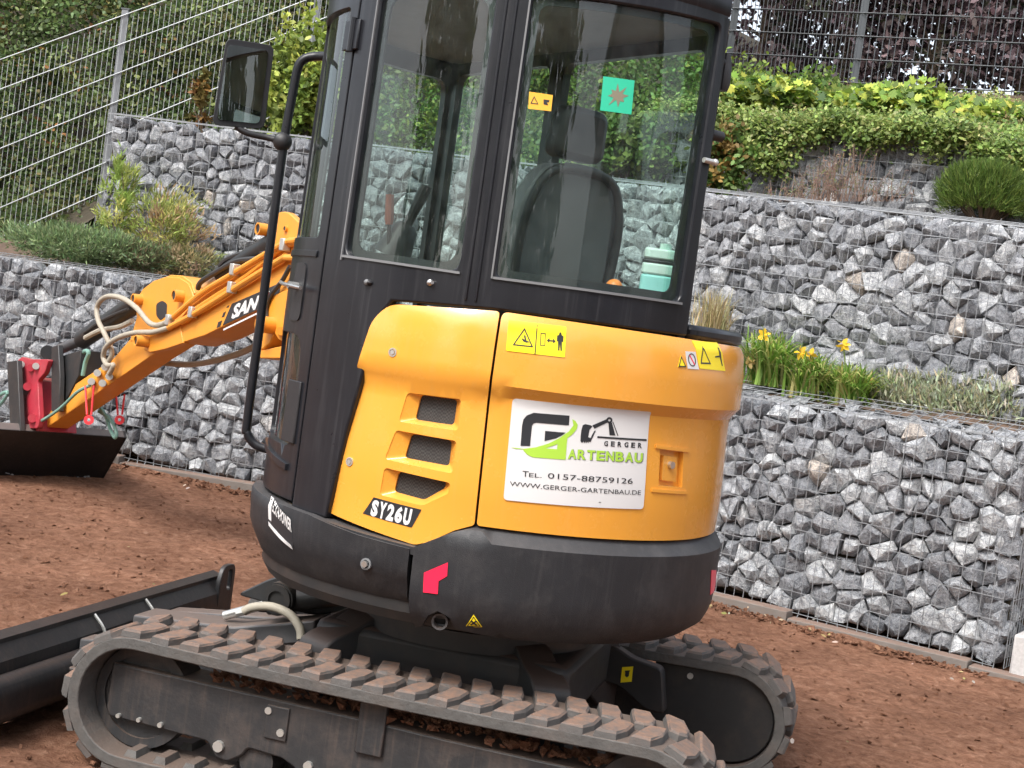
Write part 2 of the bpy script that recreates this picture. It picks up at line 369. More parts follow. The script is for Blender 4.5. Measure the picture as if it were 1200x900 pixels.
# lines of the stepped gabion walls (plan)
W1A = at(-150, 500, 9.98).xy; W1L = at(140, 538, 9.55).xy; W1B = Vector((.05, 9.12)); W1C = at(1169, 770, 7.47).xy
W1A = W1L+(W1L-W1B)*.75
W2A = at(122, 200, 10.55).xy; W2B = Vector((.35, 10.12)); W2C = at(1260, 300, 7.85).xy
W3B = Vector((.9, 10.75)); W3C = at(1290, 200, 8.85).xy

def stone_mesh(cell, cen, depth, bulge):
    pts = []; cell = densify(cell, .06)
    tx, ty = random.uniform(-.40, .40), random.uniform(-.40, .40); sz = random.uniform(1.02, 1.20); lay = random.uniform(-.022, .012)
    rad = max((Vector(p)-Vector(cen)).length for p in cell)
    for sc, dz in ((.97, -.03), (random.uniform(.62, .86), bulge*.55), (random.uniform(.25, .5), bulge), (.80, -depth)):
        for p in cell:
            if dz > 0 and random.random() < .35: continue
            q = (Vector(p)-Vector(cen))*sc*sz*random.uniform(.84, 1.06)
            z = dz+(random.uniform(-.014, .012))+((tx*q.x+ty*q.y) if dz > 0 else 0)
            pts.append((q.x, q.y, min(z+lay, .044)))
    return pts
def voronoi(L, H, sx, sy):
    seeds = []; rows = int(H/sy+.5); sy = H/rows
    for j in range(-1, rows+1):
        n = int(L/sx+.5); x = random.uniform(-.9, -.1)*sx
        while x < L+sx:
            seeds.append((x, (j+.5+random.uniform(-.42, .42))*sy)); x += sx*random.uniform(.50, 1.5)
    S = np.array(seeds); out = []
    for i, c in enumerate(seeds):
        if not (0 < c[0] < L and 0 < c[1] < H): continue
        poly = [(0, 0), (L, 0), (L, H), (0, H)]; poly = [(max(0, c[0]-.3), max(0, c[1]-.3)), (min(L, c[0]+.3), max(0, c[1]-.3)), (min(L, c[0]+.3), min(H, c[1]+.3)), (max(0, c[0]-.3), min(H, c[1]+.3))]
        for k in np.argsort(((S-c)**2).sum(1))[1:20]:
            o = seeds[k]; mx, my = (c[0]+o[0])/2, (c[1]+o[1])/2; dx, dy = o[0]-c[0], o[1]-c[1]; new = []
            for a in range(len(poly)):
                p, q = poly[a], poly[(a+1) % len(poly)]; dp = (p[0]-mx)*dx+(p[1]-my)*dy; dq = (q[0]-mx)*dx+(q[1]-my)*dy
                if dp <= 0: new.append(p)
                if (dp < 0 < dq) or (dq < 0 < dp): t = dp/(dp-dq); new.append((p[0]+(q[0]-p[0])*t, p[1]+(q[1]-p[1])*t))
            poly = new
        if len(poly) < 3: continue
        pp = []
        for p in poly:
            if not pp or math.hypot(p[0]-pp[-1][0], p[1]-pp[-1][1]) > .02: pp.append(p)
        if len(pp) < 3: continue
        cx = sum(p[0] for p in pp)/len(pp); cy = sum(p[1] for p in pp)/len(pp); out.append((pp, (cx, cy)))
    return out
def gabion(label, p0, p1, zb, zt, thick, ss=(.118, .094), lid=.5, lidrise=.09, endcap=False, group='gabion retaining walls'):
    p0, p1 = Vector(p0), Vector(p1); e2 = (p1-p0); L = e2.length; e2 /= L; n2 = Vector((e2.y, -e2.x)); n2 = -n2 if n2.y > 0 else n2
    H = ((zt[0]-zb[0])+(zt[1]-zb[1]))/2
    root = tag(empty('gabion_wall', (*p0, zb[0]), label, 'gabion wall', group), kind='thing'); ro = Vector(root.location)
    def P(s, t, d):
        f = s/L; b = zb[0]+(zb[1]-zb[0])*f; h = zt[0]+(zt[1]-zt[0])*f-b; q = p0+e2*s+n2*d
        return Vector((q.x, q.y, b+h*t/H))
    core = MB(); c = [P(0, 0, -.10), P(L, 0, -.10), P(L, H-.05, -.10), P(0, H-.05, -.10), P(0, 0, -thick), P(L, 0, -thick), P(L, H-.05, -thick), P(0, H-.05, -thick)]
    core.add(c, [(0, 1, 2, 3), (4, 7, 6, 5), (0, 4, 5, 1), (3, 2, 6, 7), (0, 3, 7, 4), (1, 5, 6, 2)]).build('shade_core', M_BANK, root, smooth=None)  # core coloured dark to imitate shade in the gaps between stones
    mt = Matrix(((e2.x, 0, n2.x), (e2.y, 0, n2.y), (0, 1, 0))).to_4x4()
    cells = voronoi(L, H, *ss); rest = []
    def seen(c): x, y = project(P(*c[1], 0)); return 0 if -40 < x < 1240 and y < 940 and not (330 < x < 820 and y > 20) else 1
    cells.sort(key=seen)
    for i, (cell, cen) in enumerate(cells):
        pts = stone_mesh(cell, cen, .13, random.uniform(.010, .030))
        b = MB().hull(pts)
        if i < 300:
            me = bpy.data.meshes.new('stone'); me.from_pydata(b.v, [], b.f); o = link('stone', me, M_STONE, root)
            M = mt.copy(); M.translation = P(*cen, 0)-ro; o.matrix_local = M
        else: rest += [(b, P(*cen, 0))]
    fill = MB()
    for b, q in rest: fill.add([q+mt.to_3x3() @ v for v in b.v], b.f)
    if endcap:                          # the short return face at the end p1
        for cell, cen in voronoi(thick, H, *ss):
            b = MB().hull(stone_mesh(cell, cen, .10, random.uniform(.012, .03))); o3 = Matrix(((-n2.x, 0, e2.x), (-n2.y, 0, e2.y), (0, 1, 0)))
            q = P(L, cen[1], -cen[0]); me = bpy.data.meshes.new('stone'); me.from_pydata(b.v, [], b.f); o = link('stone', me, M_STONE, root)
            M = o3.to_4x4(); M.translation = q-ro; o.matrix_local = M
    s = .06
    while s < L:                        # stones under the mesh lid
        d = -.07
        while d > -lid:
            b = MB().hull([(random.uniform(-1, 1)*.075, random.uniform(-1, 1)*.07, random.uniform(-.06, .012)) for _ in range(11)]); q = P(s+random.uniform(-.03, .03), H-.012, d); q.z += lidrise*(-d/lid)-.01
            fill.add([q+Vector((v.x*e2.x+v.y*n2.x, v.x*e2.y+v.y*n2.y, v.z)) for v in b.v], b.f); d -= .12
        s += .13
    tag(fill.build('top_stones', M_STONE, root, smooth=None), kind='stuff')
    w = MB(); r = .0025; cw, ch = .0565, H/round(H/.113)
    def wire(a, b): 
        a, b = Vector(a), Vector(b); t = (b-a).normalized(); x = t.orthogonal().normalized()*r; y = t.cross(x); w.add([a+x, a+y, a-x, a-y, b+x, b+y, b-x, b-y], [(0, 1, 5, 4), (1, 2, 6, 5), (2, 3, 7, 6), (3, 0, 4, 7)])
    D = .047
    def bul(s, t): return D+.012*math.sin(s*3.1+p0.x)*math.sin(math.pi*t/H)+.006*smooth_noise(s, t, 4)
    k = 0
    while k*cw <= L+.001:
        s = k*cw; ts = [0, H*.25, H*.5, H*.75, H]; pts = [P(s, t, bul(s, t)) for t in ts]
        pts[0].z -= .012; pts[-1].z += .012
        for a, b in zip(pts, pts[1:]): wire(a, b)
        j = random.uniform(-.008, .008); wire(P(s, H+.004, D), P(s+j, H+.004, D)+Vector((0, 0, random.uniform(.012, .03)))); wire(P(s, .0, D), P(s+j, 0, D+.01)+Vector((0, 0, -.022)))
        a = P(s, H, D); b = P(s, H, -lid); b.z += lidrise; wire(a, b); k += 1
    t = 0
    while t <= H+.001:
        q = [P(min(L, s), t, bul(min(L, s), t)+.004) for s in np.arange(0, L+.3, .3)]
        for a, b in zip(q, q[1:]):
            if (b-a).length > 1e-4: wire(a, b)
        t += ch
    d = 0
    while d < lid:
        a, b = P(0, H, D-d), P(L, H, D-d); a.z += .004+lidrise*d/lid; b.z += .004+lidrise*d/lid; wire(a, b); d += .113
    if endcap:
        d = 0
        while d < thick: a = P(L+D, -.0, D-d); b = P(L+D, H, D-d); wire(a, b); d += .0565
        t = 0
        while t <= H+.001: wire(P(L+D, t, D), P(L+D, t, -thick)); t += ch
    w.build('wire_mesh', M_WIRE, root, smooth=None, recalc=False)
    return root, P, L, H
g1l = gabion('low grey gabion wall running behind the bucket on the left', W1A, W1B, (zg(*W1A)+.03, zg(*W1B)+.03), (1.455, 1.44), .5, (.122, .095), lid=.3, lidrise=.03)
g1r = gabion('low gabion wall at the lower right that ends beside the granite block', W1B, W1C, (zg(*W1B)+.03, zg(*W1C)+.035), (1.243, 1.243), .5, endcap=True)
g2l = gabion('upper gabion wall tier between the mirror and the fence on the left', W2A, W2B, (1.36, 1.34), (2.575, 2.585), .45, (.120, .093), lid=.2, lidrise=.03)
g2r = gabion('upper gabion wall tier behind the day lilies on the right', W2B, W2C, (1.2, 1.2), (2.545, 2.37), .45, (.122, .097), lid=.25, lidrise=.04)
g3r = gabion('topmost gabion wall overgrown by creeping ground cover', W3B, W3C, (2.35, 2.3), (3.17, 3.02), .4, (.155, .115), lid=.2, lidrise=.03)
# a spiral wire lacing two baskets of the low right wall
_, P_, L_, H_ = g1r
sp = MB(); s0 = L_*.43
sp.tube([P_(s0+.02*math.cos(k*.9), H_*k/150, .05+.02*math.sin(k*.9)) for k in range(60, 151)], .0028, 4).build('spiral_wire', M_WIRE, g1r[0], smooth=None)

def strip(name, mat, lines, sub=(60, 14), amp=.03, kind='structure'):
    L = [[Vector(p) for p in l] for l in lines]; vs = []
    def along(l, f):
        k = f*(len(l)-1); i = min(int(k), len(l)-2); return l[i].lerp(l[i+1], k-i)
    nu, nv = sub
    for j in range(nv+1):
        g = j/nv*(len(L)-1); a = min(int(g), len(L)-2)
        for i in range(nu+1):
            p = along(L[a], i/nu).lerp(along(L[a+1], i/nu), g-a); p = p.copy(); p.z += amp*(smooth_noise(p.x, p.y, 3)+.5*smooth_noise(p.x, p.y, 9)); vs.append(p)
    fs = [(j*(nu+1)+i, j*(nu+1)+i+1, (j+1)*(nu+1)+i+1, (j+1)*(nu+1)+i) for j in range(nv) for i in range(nu)]
    o = MB().add(vs, fs).build(name, mat, smooth=180, recalc=False); return tag(o, kind=kind)
def back(p, q, d):                      # plan normal pointing up the hill
    e = (Vector(q)-Vector(p)).normalized(); n = Vector((-e.y, e.x)); n = n if n.y > 0 else -n; return n*d
nL = back(W1A, W1B, 1); nR = back(W1B, W1C, 1); nL2 = back(W2A, W2B, 1); nR2 = back(W2B, W2C, 1)
def v3(p, z): return Vector((p[0], p[1], z))
strip('terrace_soil', M_BED, [[v3(W1A+nL*.22, 1.40), v3(W1B+nL*.22, 1.40)], [v3(W1A+nL*1.1-Vector((.5, 0)), 1.55), v3(W2B, 1.47)], [v3(W1A+nL*1.5-Vector((.8, 0)), 1.62), v3(W2B+nL*.3, 1.5)]])
strip('terrace_soil', M_BED, [[v3(W1B+nR*.3, 1.26), v3(W1C+nR*.3, 1.26), v3(W1C+nR*.3+Vector((3, -2)), 1.2)], [v3(W2B, 1.34), v3(W2C-(W2C-W2B)*.2, 1.34), v3(W2C+Vector((2, -1.5)), 1.3)]])
strip('terrace_soil', M_BED, [[v3(W2B+nR2*.2, 2.46), v3(W2C+nR2*.2, 2.30)], [v3(W3B+nR2*.05, 2.6), v3(W3C+nR2*.05, 2.46)]])
# the bank above the walls
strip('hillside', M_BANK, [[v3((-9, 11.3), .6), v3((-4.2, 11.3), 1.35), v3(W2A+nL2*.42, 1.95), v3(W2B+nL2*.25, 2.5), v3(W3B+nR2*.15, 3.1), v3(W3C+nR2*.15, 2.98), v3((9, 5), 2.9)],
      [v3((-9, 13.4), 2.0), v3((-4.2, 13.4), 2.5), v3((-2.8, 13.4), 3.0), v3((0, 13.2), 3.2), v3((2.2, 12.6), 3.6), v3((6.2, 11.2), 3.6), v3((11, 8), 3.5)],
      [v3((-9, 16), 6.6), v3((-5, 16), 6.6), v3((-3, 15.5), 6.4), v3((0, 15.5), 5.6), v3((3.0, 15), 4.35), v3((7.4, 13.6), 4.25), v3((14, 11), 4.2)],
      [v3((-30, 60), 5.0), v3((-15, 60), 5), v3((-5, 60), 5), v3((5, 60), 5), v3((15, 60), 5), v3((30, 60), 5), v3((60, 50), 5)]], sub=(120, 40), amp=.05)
# kerb stones along the foot of the low walls
def kerb_run(p, q, n2, off=.10):
    p, q = Vector(p), Vector(q); e = (q-p).normalized(); L = (q-p).length; s = 0; root = None
    kb = bpy.data.objects.new('kerb', None); COL.objects.link(kb); kb.location = (*p, 0); tag(kb, kind='structure')
    while s < L-.05:
        l = min(1.0, L-s); c = p+e*(s+l/2)-n2*(off-.02); z = zg(*c)+.036+random.uniform(-.004, .004)
        MB().box((c.x, c.y, z-.1), Vector((e.x, e.y, 0))*(l/2-.003), Vector((n2.x, n2.y, 0))*.055, (0, 0, .1)).build('kerb_stone', M_CONC, kb, bevel=.008); s += 1.0
kerb_run(W1A, W1B, nL); kerb_run(W1B, W1C+(W1C-W1B).normalized()*1.6, nR)
gb = MB().box((*(W1C+(W1C-W1B).normalized()*.33+nR*.13), zg(*W1C)+.11), Vector((*(W1C-W1B).normalized(), 0))*.25, Vector((*nR, 0))*.2, (0, 0, .115)).build('granite_block', M_GRAN, loc=(*W1C, 0), bevel=.012)
tag(gb, 'pale granite block beside the end of the low right gabion wall', 'stone block')
# ================================================================== EXCAVATOR
MC = Vector((-.0226, 4.8236)); PSI = R(36)
FA = Vector((-math.sin(PSI), math.cos(PSI), 0)); FL = Vector((-math.cos(PSI), -math.sin(PSI), 0)); FZ = Vector((0, 0, 1))
def W(a, b, z): return Vector((MC.x, MC.y, z))+FA*a+FL*b                        # upper structure: ahead, left, up
YU = R(165.11); UU = Vector((math.cos(YU), math.sin(YU), 0)); UV = Vector((-math.sin(YU), math.cos(YU), 0))
def UC(u, v, z): return Vector((MC.x, MC.y, z))+UU*u+UV*v                       # undercarriage: ahead, left, up
EX = empty('excavator', (MC.x, MC.y, 0), 'orange and black mini excavator on rubber tracks with a company sign on its hood', 'excavator')
RS = .765
def cs(x, y, r=.765):                   # image point -> (arc length, height) on the round body of radius r
    d = ray(x, y); o = CPOS.xy-MC; A = d.xy.dot(d.xy); B = 2*o.dot(d.xy); C = o.dot(o)-r*r; q = max(0, B*B-4*A*C)
    t = (-B-math.sqrt(q))/(2*A); P = CPOS+d*t; q = P.xy-MC
    return math.atan2(q.dot(FL.xy), -q.dot(FA.xy))*RS, P.z
def cmap(rf):
    def f(s, t, d):
        th = s/RS; r = rf(math.degrees(th), t)+d; return W(-r*math.cos(th), r*math.sin(th), t)
    return f
def lerp_profile(pts):
    def f(z):
        if z <= pts[0][0]: return pts[0][1]
        for (z0, r0), (z1, r1) in zip(pts, pts[1:]):
            if z <= z1: k = (z-z0)/(z1-z0); k = k*k*(3-2*k); return r0+(r1-r0)*k
        return pts[-1][1]
    return f
D2S = lambda deg: R(deg)*RS
hoodp = lerp_profile([(.90, .752), (1.0, .755), (1.268, .747), (1.305, .776), (1.40, .774), (1.48, .764), (1.515, .748)])
def hood_r(th, z): return hoodp(z)-.022*max(0, min(1, (th-45)/30))
HM = cmap(hood_r)
cwp = lerp_profile([(.575, .69), (.60, .738), (.64, .765), (.70, .777), (.86, .778), (.885, .768), (.905, .735)])
CM = cmap(lambda th, z: cwp(z))
skp = lerp_profile([(.575, .60), (.62, .69), (.68, .745), (.75, .775), (.835, .782), (.852, .775)])
SM = cmap(lambda th, z: skp(z))
cabp = lambda th, z: .75-.012*max(0, (z-1.6)/.9)
KM = cmap(cabp)
# --- engine hood
sl = (lambda y: cs(570+ (372-y)*.118+2, y)[0])
seam = [cs(586, 372), cs(571, 480), cs(557, 617)]
hood_out = [seam[0], seam[1], seam[2], cs(690, 630), cs(760, 632), cs(826, 627)]
hood_out = [(seam[0][0]-.003, 1.512), (seam[1][0]-.003, 1.25), (seam[2][0]-.003, .905), (D2S(-20), .905), (D2S(-62), .91), (D2S(-62), 1.50), (D2S(-45), 1.505)]
latch_o = [cs(*p) for p in ((778, 528), (806, 531), (803, 572), (775, 570))]
hood = plate('engine_hood', roundpoly(hood_out, [.02, 0, .01, 0, .02, .05, .02]), [latch_o], HM, -.03, 0, M_ORANGE, EX, ds=.035, bevel=.008)
side_out = [(seam[0][0]+.004, 1.512), cs(456, 356, .755), cs(437, 372, .755), cs(415, 440, .755), cs(392, 530, .755), cs(377, 600, .755), cs(430, 621, .755), cs(484, 639, .76), cs(500, 636, .76), cs(532, 622, .76), (seam[2][0]+.004, .905), (seam[1][0]+.004, 1.25)]
def q4(pts, r=.757): return [cs(*p, r) for p in pts]
LV = [([(487, 463), (533, 469), (529, 499), (480, 492)], [(474, 460), (540, 468), (536, 505), (464, 494)]),
      ([(476, 509), (527, 517), (524, 547), (468, 537)], [(461, 504), (535, 517), (530, 555), (448, 538)]),
      ([(461, 553), (521, 565), (519, 573), (493, 587), (455, 577)], [(448, 548), (528, 566), (526, 578), (494, 593), (442, 580)])]
holes = [roundpoly(q4(o), .012) for _, o in LV]
side = plate('side_cover', roundpoly(side_out, [.012, .05, .03, 0, 0, .015, 0, .01, .01, 0, .008, 0]), holes, HM, -.03, 0, M_ORANGE, EX, ds=.032, bevel=.007)
for inner, outer in LV:
    oo = densify(roundpoly(q4(outer), .012), 9); ii = densify(roundpoly(q4(inner), .012), 9)
    if len(oo) == len(ii):
        n = len(oo); MB().add([HM(*p, -.002) for p in oo]+[HM(*p, -.024) for p in ii]+[HM(*p, -.03) for p in ii], [(i, (i+1) % n, n+(i+1) % n, n+i) for i in range(n)]+[(n+i, n+(i+1) % n, 2*n+(i+1) % n, 2*n+i) for i in range(n)]).build('louver_surround', M_ORANGE, side, smooth=40)
    plate('louver_grille', q4(outer), [], HM, -.045, -.031, M_GRILLE, side, ds=.04)
# hood latch: recessed frame, flap, lock
plate('latch_recess', latch_o, [], HM, -.03, -.018, M_ORANGE, hood, ds=.03)
plate('latch_flap', [cs(*p) for p in ((784, 535), (800, 537), (798, 566), (781, 564))], [], HM, -.018, -.006, M_ORANGE, hood, ds=.03, bevel=.002)
s_, t_ = cs(791, 546); MB().cyl(HM(s_, t_, -.01), HM(s_, t_, .006), .011, 14).build('latch_lock', M_STEEL, hood)
plate('latch_brow', [cs(*p) for p in ((772, 522), (812, 527), (812, 531), (772, 526))], [], HM, -.001, .005, M_ORANGE, hood, ds=.03, bevel=.002)
plate('latch_ledge', [cs(*p) for p in ((766, 573), (808, 576), (808, 580), (766, 577))], [], HM, -.001, .004, M_ORANGE, hood, ds=.03, bevel=.002)
for x, y in ((462, 413), (405, 541)):
    s_, t_ = cs(x, y, .755); b = MB(); b.ring(HM(s_, t_, -.001), HM(s_, t_, .003), .013, .009).cyl(HM(s_, t_, -.01), HM(s_, t_, .004), .007, 10).build('cover_bolt', M_ZINC, side)
# --- counterweight and side skirt
cw_out = [cs(487, 640), cs(480, 700), cs(482, 738, .73), (cs(492, 744, .73)[0], .590), (cs(500, 730)[0], .632), cs(513, 716), cs(527, 724), (cs(530, 746)[0], .605), (D2S(28), .585), (D2S(-60), .585), (D2S(-75), .60), (D2S(-75), .9), (D2S(-20), .9), (cs(557, 620)[0], .9), cs(530, 624)]
cw = plate('counterweight', cw_out, [], CM, -.05, .0, M_CW, EX, ds=.03, bevel=.012)
sk_out = [cs(480, 643, .78), cs(420, 627, .78), (cs(360, 605, .78)[0], .845), (D2S(100), .85), (D2S(125), .85), (D2S(125), .60), (D2S(100), .585), (cs(400, 715, .7)[0], .585), (cs(476, 738, .73)[0], .585), cs(474, 700)]
skirt = plate('side_skirt', sk_out, [], SM, -.05, 0, M_CW, EX, ds=.03, bevel=.01)
# ledge between skirt and cover, deck under the body
lp = lambda s, t, d: W(-t*math.cos(s/RS), t*math.sin(s/RS), .838+d-.022*max(0, min(1, (R(75)-s/RS)/R(27))))
plate('skirt_ledge', [(D2S(49.5), .775), (D2S(124), .775), (D2S(124), .62), (D2S(49.5), .62)], [], lp, -.02, .002, M_CW, EX, ds=.05)
b = MB(); n = 40
for z0, z1, r0, r1 in ((.50, .60, .34, .40), (.59, .62, .70, .72), (.62, .83, .72, .72)):
    ang = [2*math.pi*i/n for i in range(n)]
    b.add([W(-math.cos(t)*r0, math.sin(t)*r0, z0) for t in ang]+[W(-math.cos(t)*r1, math.sin(t)*r1, z1) for t in ang], [(i, (i+1) % n, n+(i+1) % n, n+i) for i in range(n)]+[tuple(range(n)), tuple(range(n, 2*n))[::-1]])
b.build('turntable_deck', M_BLK, EX)
b = MB(); ang = [R(-90+i*4) for i in range(43)]
pl = [(-math.cos(t)*.67, math.sin(t)*.67) for t in ang]+[(-.16, .55), (-.16, -.67)]
b.prism(pl, lambda a, c: W(a, c, .82), lambda a, c: W(a, c, 1.495)).build('engine_bay', M_BLK, EX)
# right-hand cover beside the cab and its black lid
b = MB(); pl = roundpoly([(-.36, -.60), (.55, -.60), (.70, -.45), (.70, -.12), (-.2, -.12), (-.46, -.42)], .05)
b.prism(pl, lambda a, c: W(a, c, .84), lambda a, c: W(a, c, 1.47)).build('right_cover', M_ORANGE, EX, bevel=.01)
pl = roundpoly([(-.735, -.115), (-.69, -.30), (-.60, -.465), (-.45, -.60), (.1, -.68), (.5, -.6), (.6, -.4), (.6, -.115)], .05)
b = MB(); b.prism(pl, lambda a, c: W(a, c, 1.508), lambda a, c: W(a, c, 1.552)).build('black_top_lid', M_CAB, EX, bevel=.015)
# --- tail details
plate('reflector', [cs(*p, .777) for p in ((497, 671), (525, 659), (524, 675), (514, 681), (513, 696), (496, 694))], [], CM, .0005, .002, M_REDPR, cw, ds=.04)
plate('reflector', [cs(*p, .777) for p in ((833, 668), (838.5, 668), (838.5, 690), (832, 697))], [], CM, .0005, .002, M_REDPR, cw, ds=.04)
p = W(*((lambda s: (-.70*math.cos(s/RS), .70*math.sin(s/RS)))(cs(513, 731)[0])), cs(513, 731)[1]); o_ = CM(*cs(513, 731), -.01)
MB().ring(p, o_, .024, .018).cyl(p, p+(o_-p)*.2, .02).build('exhaust_pipe', M_GREYST, EX)
s_, t_ = cs(428, 661, .78); MB().ring(SM(s_, t_, -.01), SM(s_, t_, .004), .017, .012).build('skirt_bolt_cup', M_GREY, skirt); MB().cyl(SM(s_, t_, -.01), SM(s_, t_, .012), .010, 6).build('skirt_bolt', M_STEEL, skirt)
# --- warning stickers, model plate, sign
def tri_sign(px, mapf, parent, mat=M_BLKPR, r=.765, k=.80, d=.0022):
    P = [Vector(cs(*p, r)) for p in px]; c = sum(P, Vector((0, 0)))/3; ins = [tuple(c+(p-c)*k) for p in P]
    plate('warning_triangle', [tuple(p) for p in P], [ins], mapf, d-.0004, d, mat, parent, ds=.014, grid=False); return [tuple(c+(p-c)*.34) for p in P]
def flat(name, px, mapf, d, mat, parent, r=.765, holes=(), rad=0, th=.0006):
    P = [cs(*p, r) for p in px]; P = roundpoly(P, rad) if rad else P
    return plate(name, P, [[cs(*p, r) for p in h] for h in holes], mapf, d-th, d, mat, parent, ds=.014, smooth=40)
st = flat('warning_sticker', [(596, 375), (665, 383), (662, 419), (593, 411)], HM, .0015, M_YEL, hood, .775, rad=.003, th=.001)
flat('symbol_line', [(629.5, 381), (630.7, 381), (627.5, 415), (626.3, 415)], HM, .0022, M_BLKPR, st, .775)
tri_sign([(615, 384), (625, 407), (600.5, 404.5)], HM, st, r=.775)
flat('symbol_figure', [(611, 396), (615, 398), (614, 393), (616, 393), (617, 399), (621, 401), (617, 401.5), (613, 400)], HM, .0022, M_BLKPR, st, .775)
flat('symbol_box', [(634, 390), (640, 390.6), (639, 405.5), (633, 405)], HM, .0022, M_BLKPR, st, .775, [[(634.8, 391), (639.2, 391.5), (638.2, 404.6), (633.9, 404.1)]])
flat('symbol_arrow', [(641, 399), (644.5, 396), (644.3, 398.4), (648.6, 398.9), (648.8, 396.6), (651.5, 400.2), (648.2, 402.6), (648.4, 400.5), (644.1, 400), (643.8, 402)], HM, .0022, M_BLKPR, st, .775)
flat('symbol_person', [(656.5, 389.5), (658.5, 389.8), (659, 393), (661, 394), (660.5, 401), (659, 400.5), (658.5, 411), (657, 411), (656.6, 402.5), (655.6, 411), (654, 410.5), (654.5, 400), (653, 400), (653.6, 393.3), (655.8, 392.6)], HM, .0022, M_BLKPR, st, .775)
st = flat('warning_sticker', [(818, 400), (849, 402.5), (851, 435), (821, 432)], HM, .0015, M_YEL, hood, .775, rad=.003, th=.001)
tri_sign([(827.5, 406), (834.8, 427), (822.5, 426.5)], HM, st, r=.775, k=.75)
flat('symbol_person', [(846, 408), (847.6, 408), (848.6, 429), (847.6, 429), (846.5, 419), (841, 419.5), (841, 417.8), (846.2, 417)], HM, .0022, M_BLKPR, st, .775)
st = flat('prohibition_sticker', [(806, 412), (818, 412.8), (819.8, 433), (806.6, 432)], HM, .0015, M_WHITE, hood, .775, th=.001)
ci = lambda c, rx, ry, k=20: [(c[0]+rx*math.cos(2*math.pi*i/k), c[1]+ry*math.sin(2*math.pi*i/k)) for i in range(k)]
flat('symbol_ring', ci((812.7, 422), 4.6, 7.6), HM, .0022, M_BLKPR, st, .775, [ci((812.7, 422), 3.6, 6.3)])
flat('symbol_bar', [(810, 417), (811, 416.3), (815.6, 427), (814.6, 427.6)], HM, .0024, M_REDPR, st, .775)
st = flat('warning_sticker', [(800.3, 417), (805.4, 430.6), (795.2, 430)], HM, .0012, M_YEL, hood, .775, th=.0008)
tri_sign([(800.3, 417.5), (805, 430.2), (795.6, 429.7)], HM, st, r=.775, k=.74)
st = flat('warning_sticker', [(555, 720), (565.5, 736), (544.5, 736.5)], CM, .0012, M_YEL, cw, .765, rad=.002, th=.0008)
tri_sign([(555, 722), (563.6, 735.2), (546.4, 735.6)], CM, st, r=.765, k=.8)
flat('symbol_figure', [(551, 727.5), (552.6, 726.6), (555.2, 729), (558, 726.8), (559.4, 728), (556.6, 730.3), (559.6, 733), (558, 734.2), (555.2, 731.8), (552, 734), (550.8, 732.8), (553.6, 730.3)], CM, .002, M_BLKPR, st, .765)
pl_ = flat('model_plate', [(434.5, 583), (493, 597.5), (481, 618.5), (421, 602)], HM, .0015, M_BLKPR, side, .757, th=.001)
q0, q1, q2, q3 = [Vector(cs(*p, .757)) for p in ((430, 604.5), (480, 617), (484, 597.5), (434, 585.5))]
for i, ch in enumerate('SY26U'):
    f0_, f1_ = i/5, (i+.86)/5; lettering(ch, [q0.lerp(q1, f0_), q0.lerp(q1, f1_), q3.lerp(q2, f1_), q3.lerp(q2, f0_)], HM, .0024, M_WHITE, pl_, offset=.055)
# sign
SG = flat('company_sign', [(601, 467), (765, 483), (755, 597), (590, 586)], HM, .003, M_WHITE, hood, .762, rad=.012, th=.0025)
def z_(x, y): return 590+x/6.6667, 465+y/6.6667
def sg(name, pts, mat, d=.0042, holes=()): return flat(name, [z_(*p) for p in pts], HM, d, mat, SG, .762, [[z_(*p) for p in h] for h in holes], th=.0004)
sg('logo_letter', [(135, 385), (148, 225), (158, 180), (185, 148), (240, 127), (525, 150), (520, 226), (262, 205), (240, 210), (226, 228), (210, 386)], M_BLKPR)
sg('logo_letter', [(331, 269), (494, 283), (460, 306), (415, 327), (325, 348)], M_BLKPR)
sg('logo_swoosh', [(60, 396), (160, 408), (260, 396), (360, 366), (450, 322), (520, 272), (556, 225), (546, 178), (572, 192), (590, 222), (582, 255), (548, 295), (506, 326), (491, 494), (230, 474), (190, 455), (160, 425), (155, 412), (100, 409)], M_GREEN, holes=[[(332, 405), (428, 372), (424, 412)]])
sg('logo_bucket', [(612, 320), (618, 265), (630, 225), (650, 216), (695, 226), (706, 236), (682, 262), (672, 318), (690, 326), (712, 285), (726, 266), (733, 268), (700, 335), (688, 358), (676, 350), (672, 366), (662, 350), (655, 366), (648, 350), (640, 366), (634, 349), (622, 364), (610, 348)], M_BLKPR)
sg('logo_arm', [(706, 226), (820, 178), (834, 200), (722, 252)], M_BLKPR)
sg('logo_arm', [(834, 208), (862, 205), (888, 306), (842, 303)], M_BLKPR)
sg('logo_arm', [(866, 200), (872, 198), (912, 308), (904, 308)], M_BLKPR)
sg('logo_pivot', [(841+24*math.cos(t*.35), 186+24*math.sin(t*.35)) for t in range(18)], M_BLKPR, .0046, [[(841+10*math.cos(t*.35), 186+10*math.sin(t*.35)) for t in range(18)]])
sg('logo_line', [(745, 310), (1135, 334), (1135, 348), (745, 324)], M_BLKPR)
def sgt(txt, x0, y0, x1, y1, h0, h1, mat, off=0, d=.0042, sh=0):
    q = [cs(*z_(x0, y0), .762), cs(*z_(x1, y1), .762), cs(*z_(x1+h1*.08, y1-h1), .762), cs(*z_(x0+h0*.08, y0-h0), .762)]
    return lettering(txt, q, HM, d, mat, SG, off, sh)
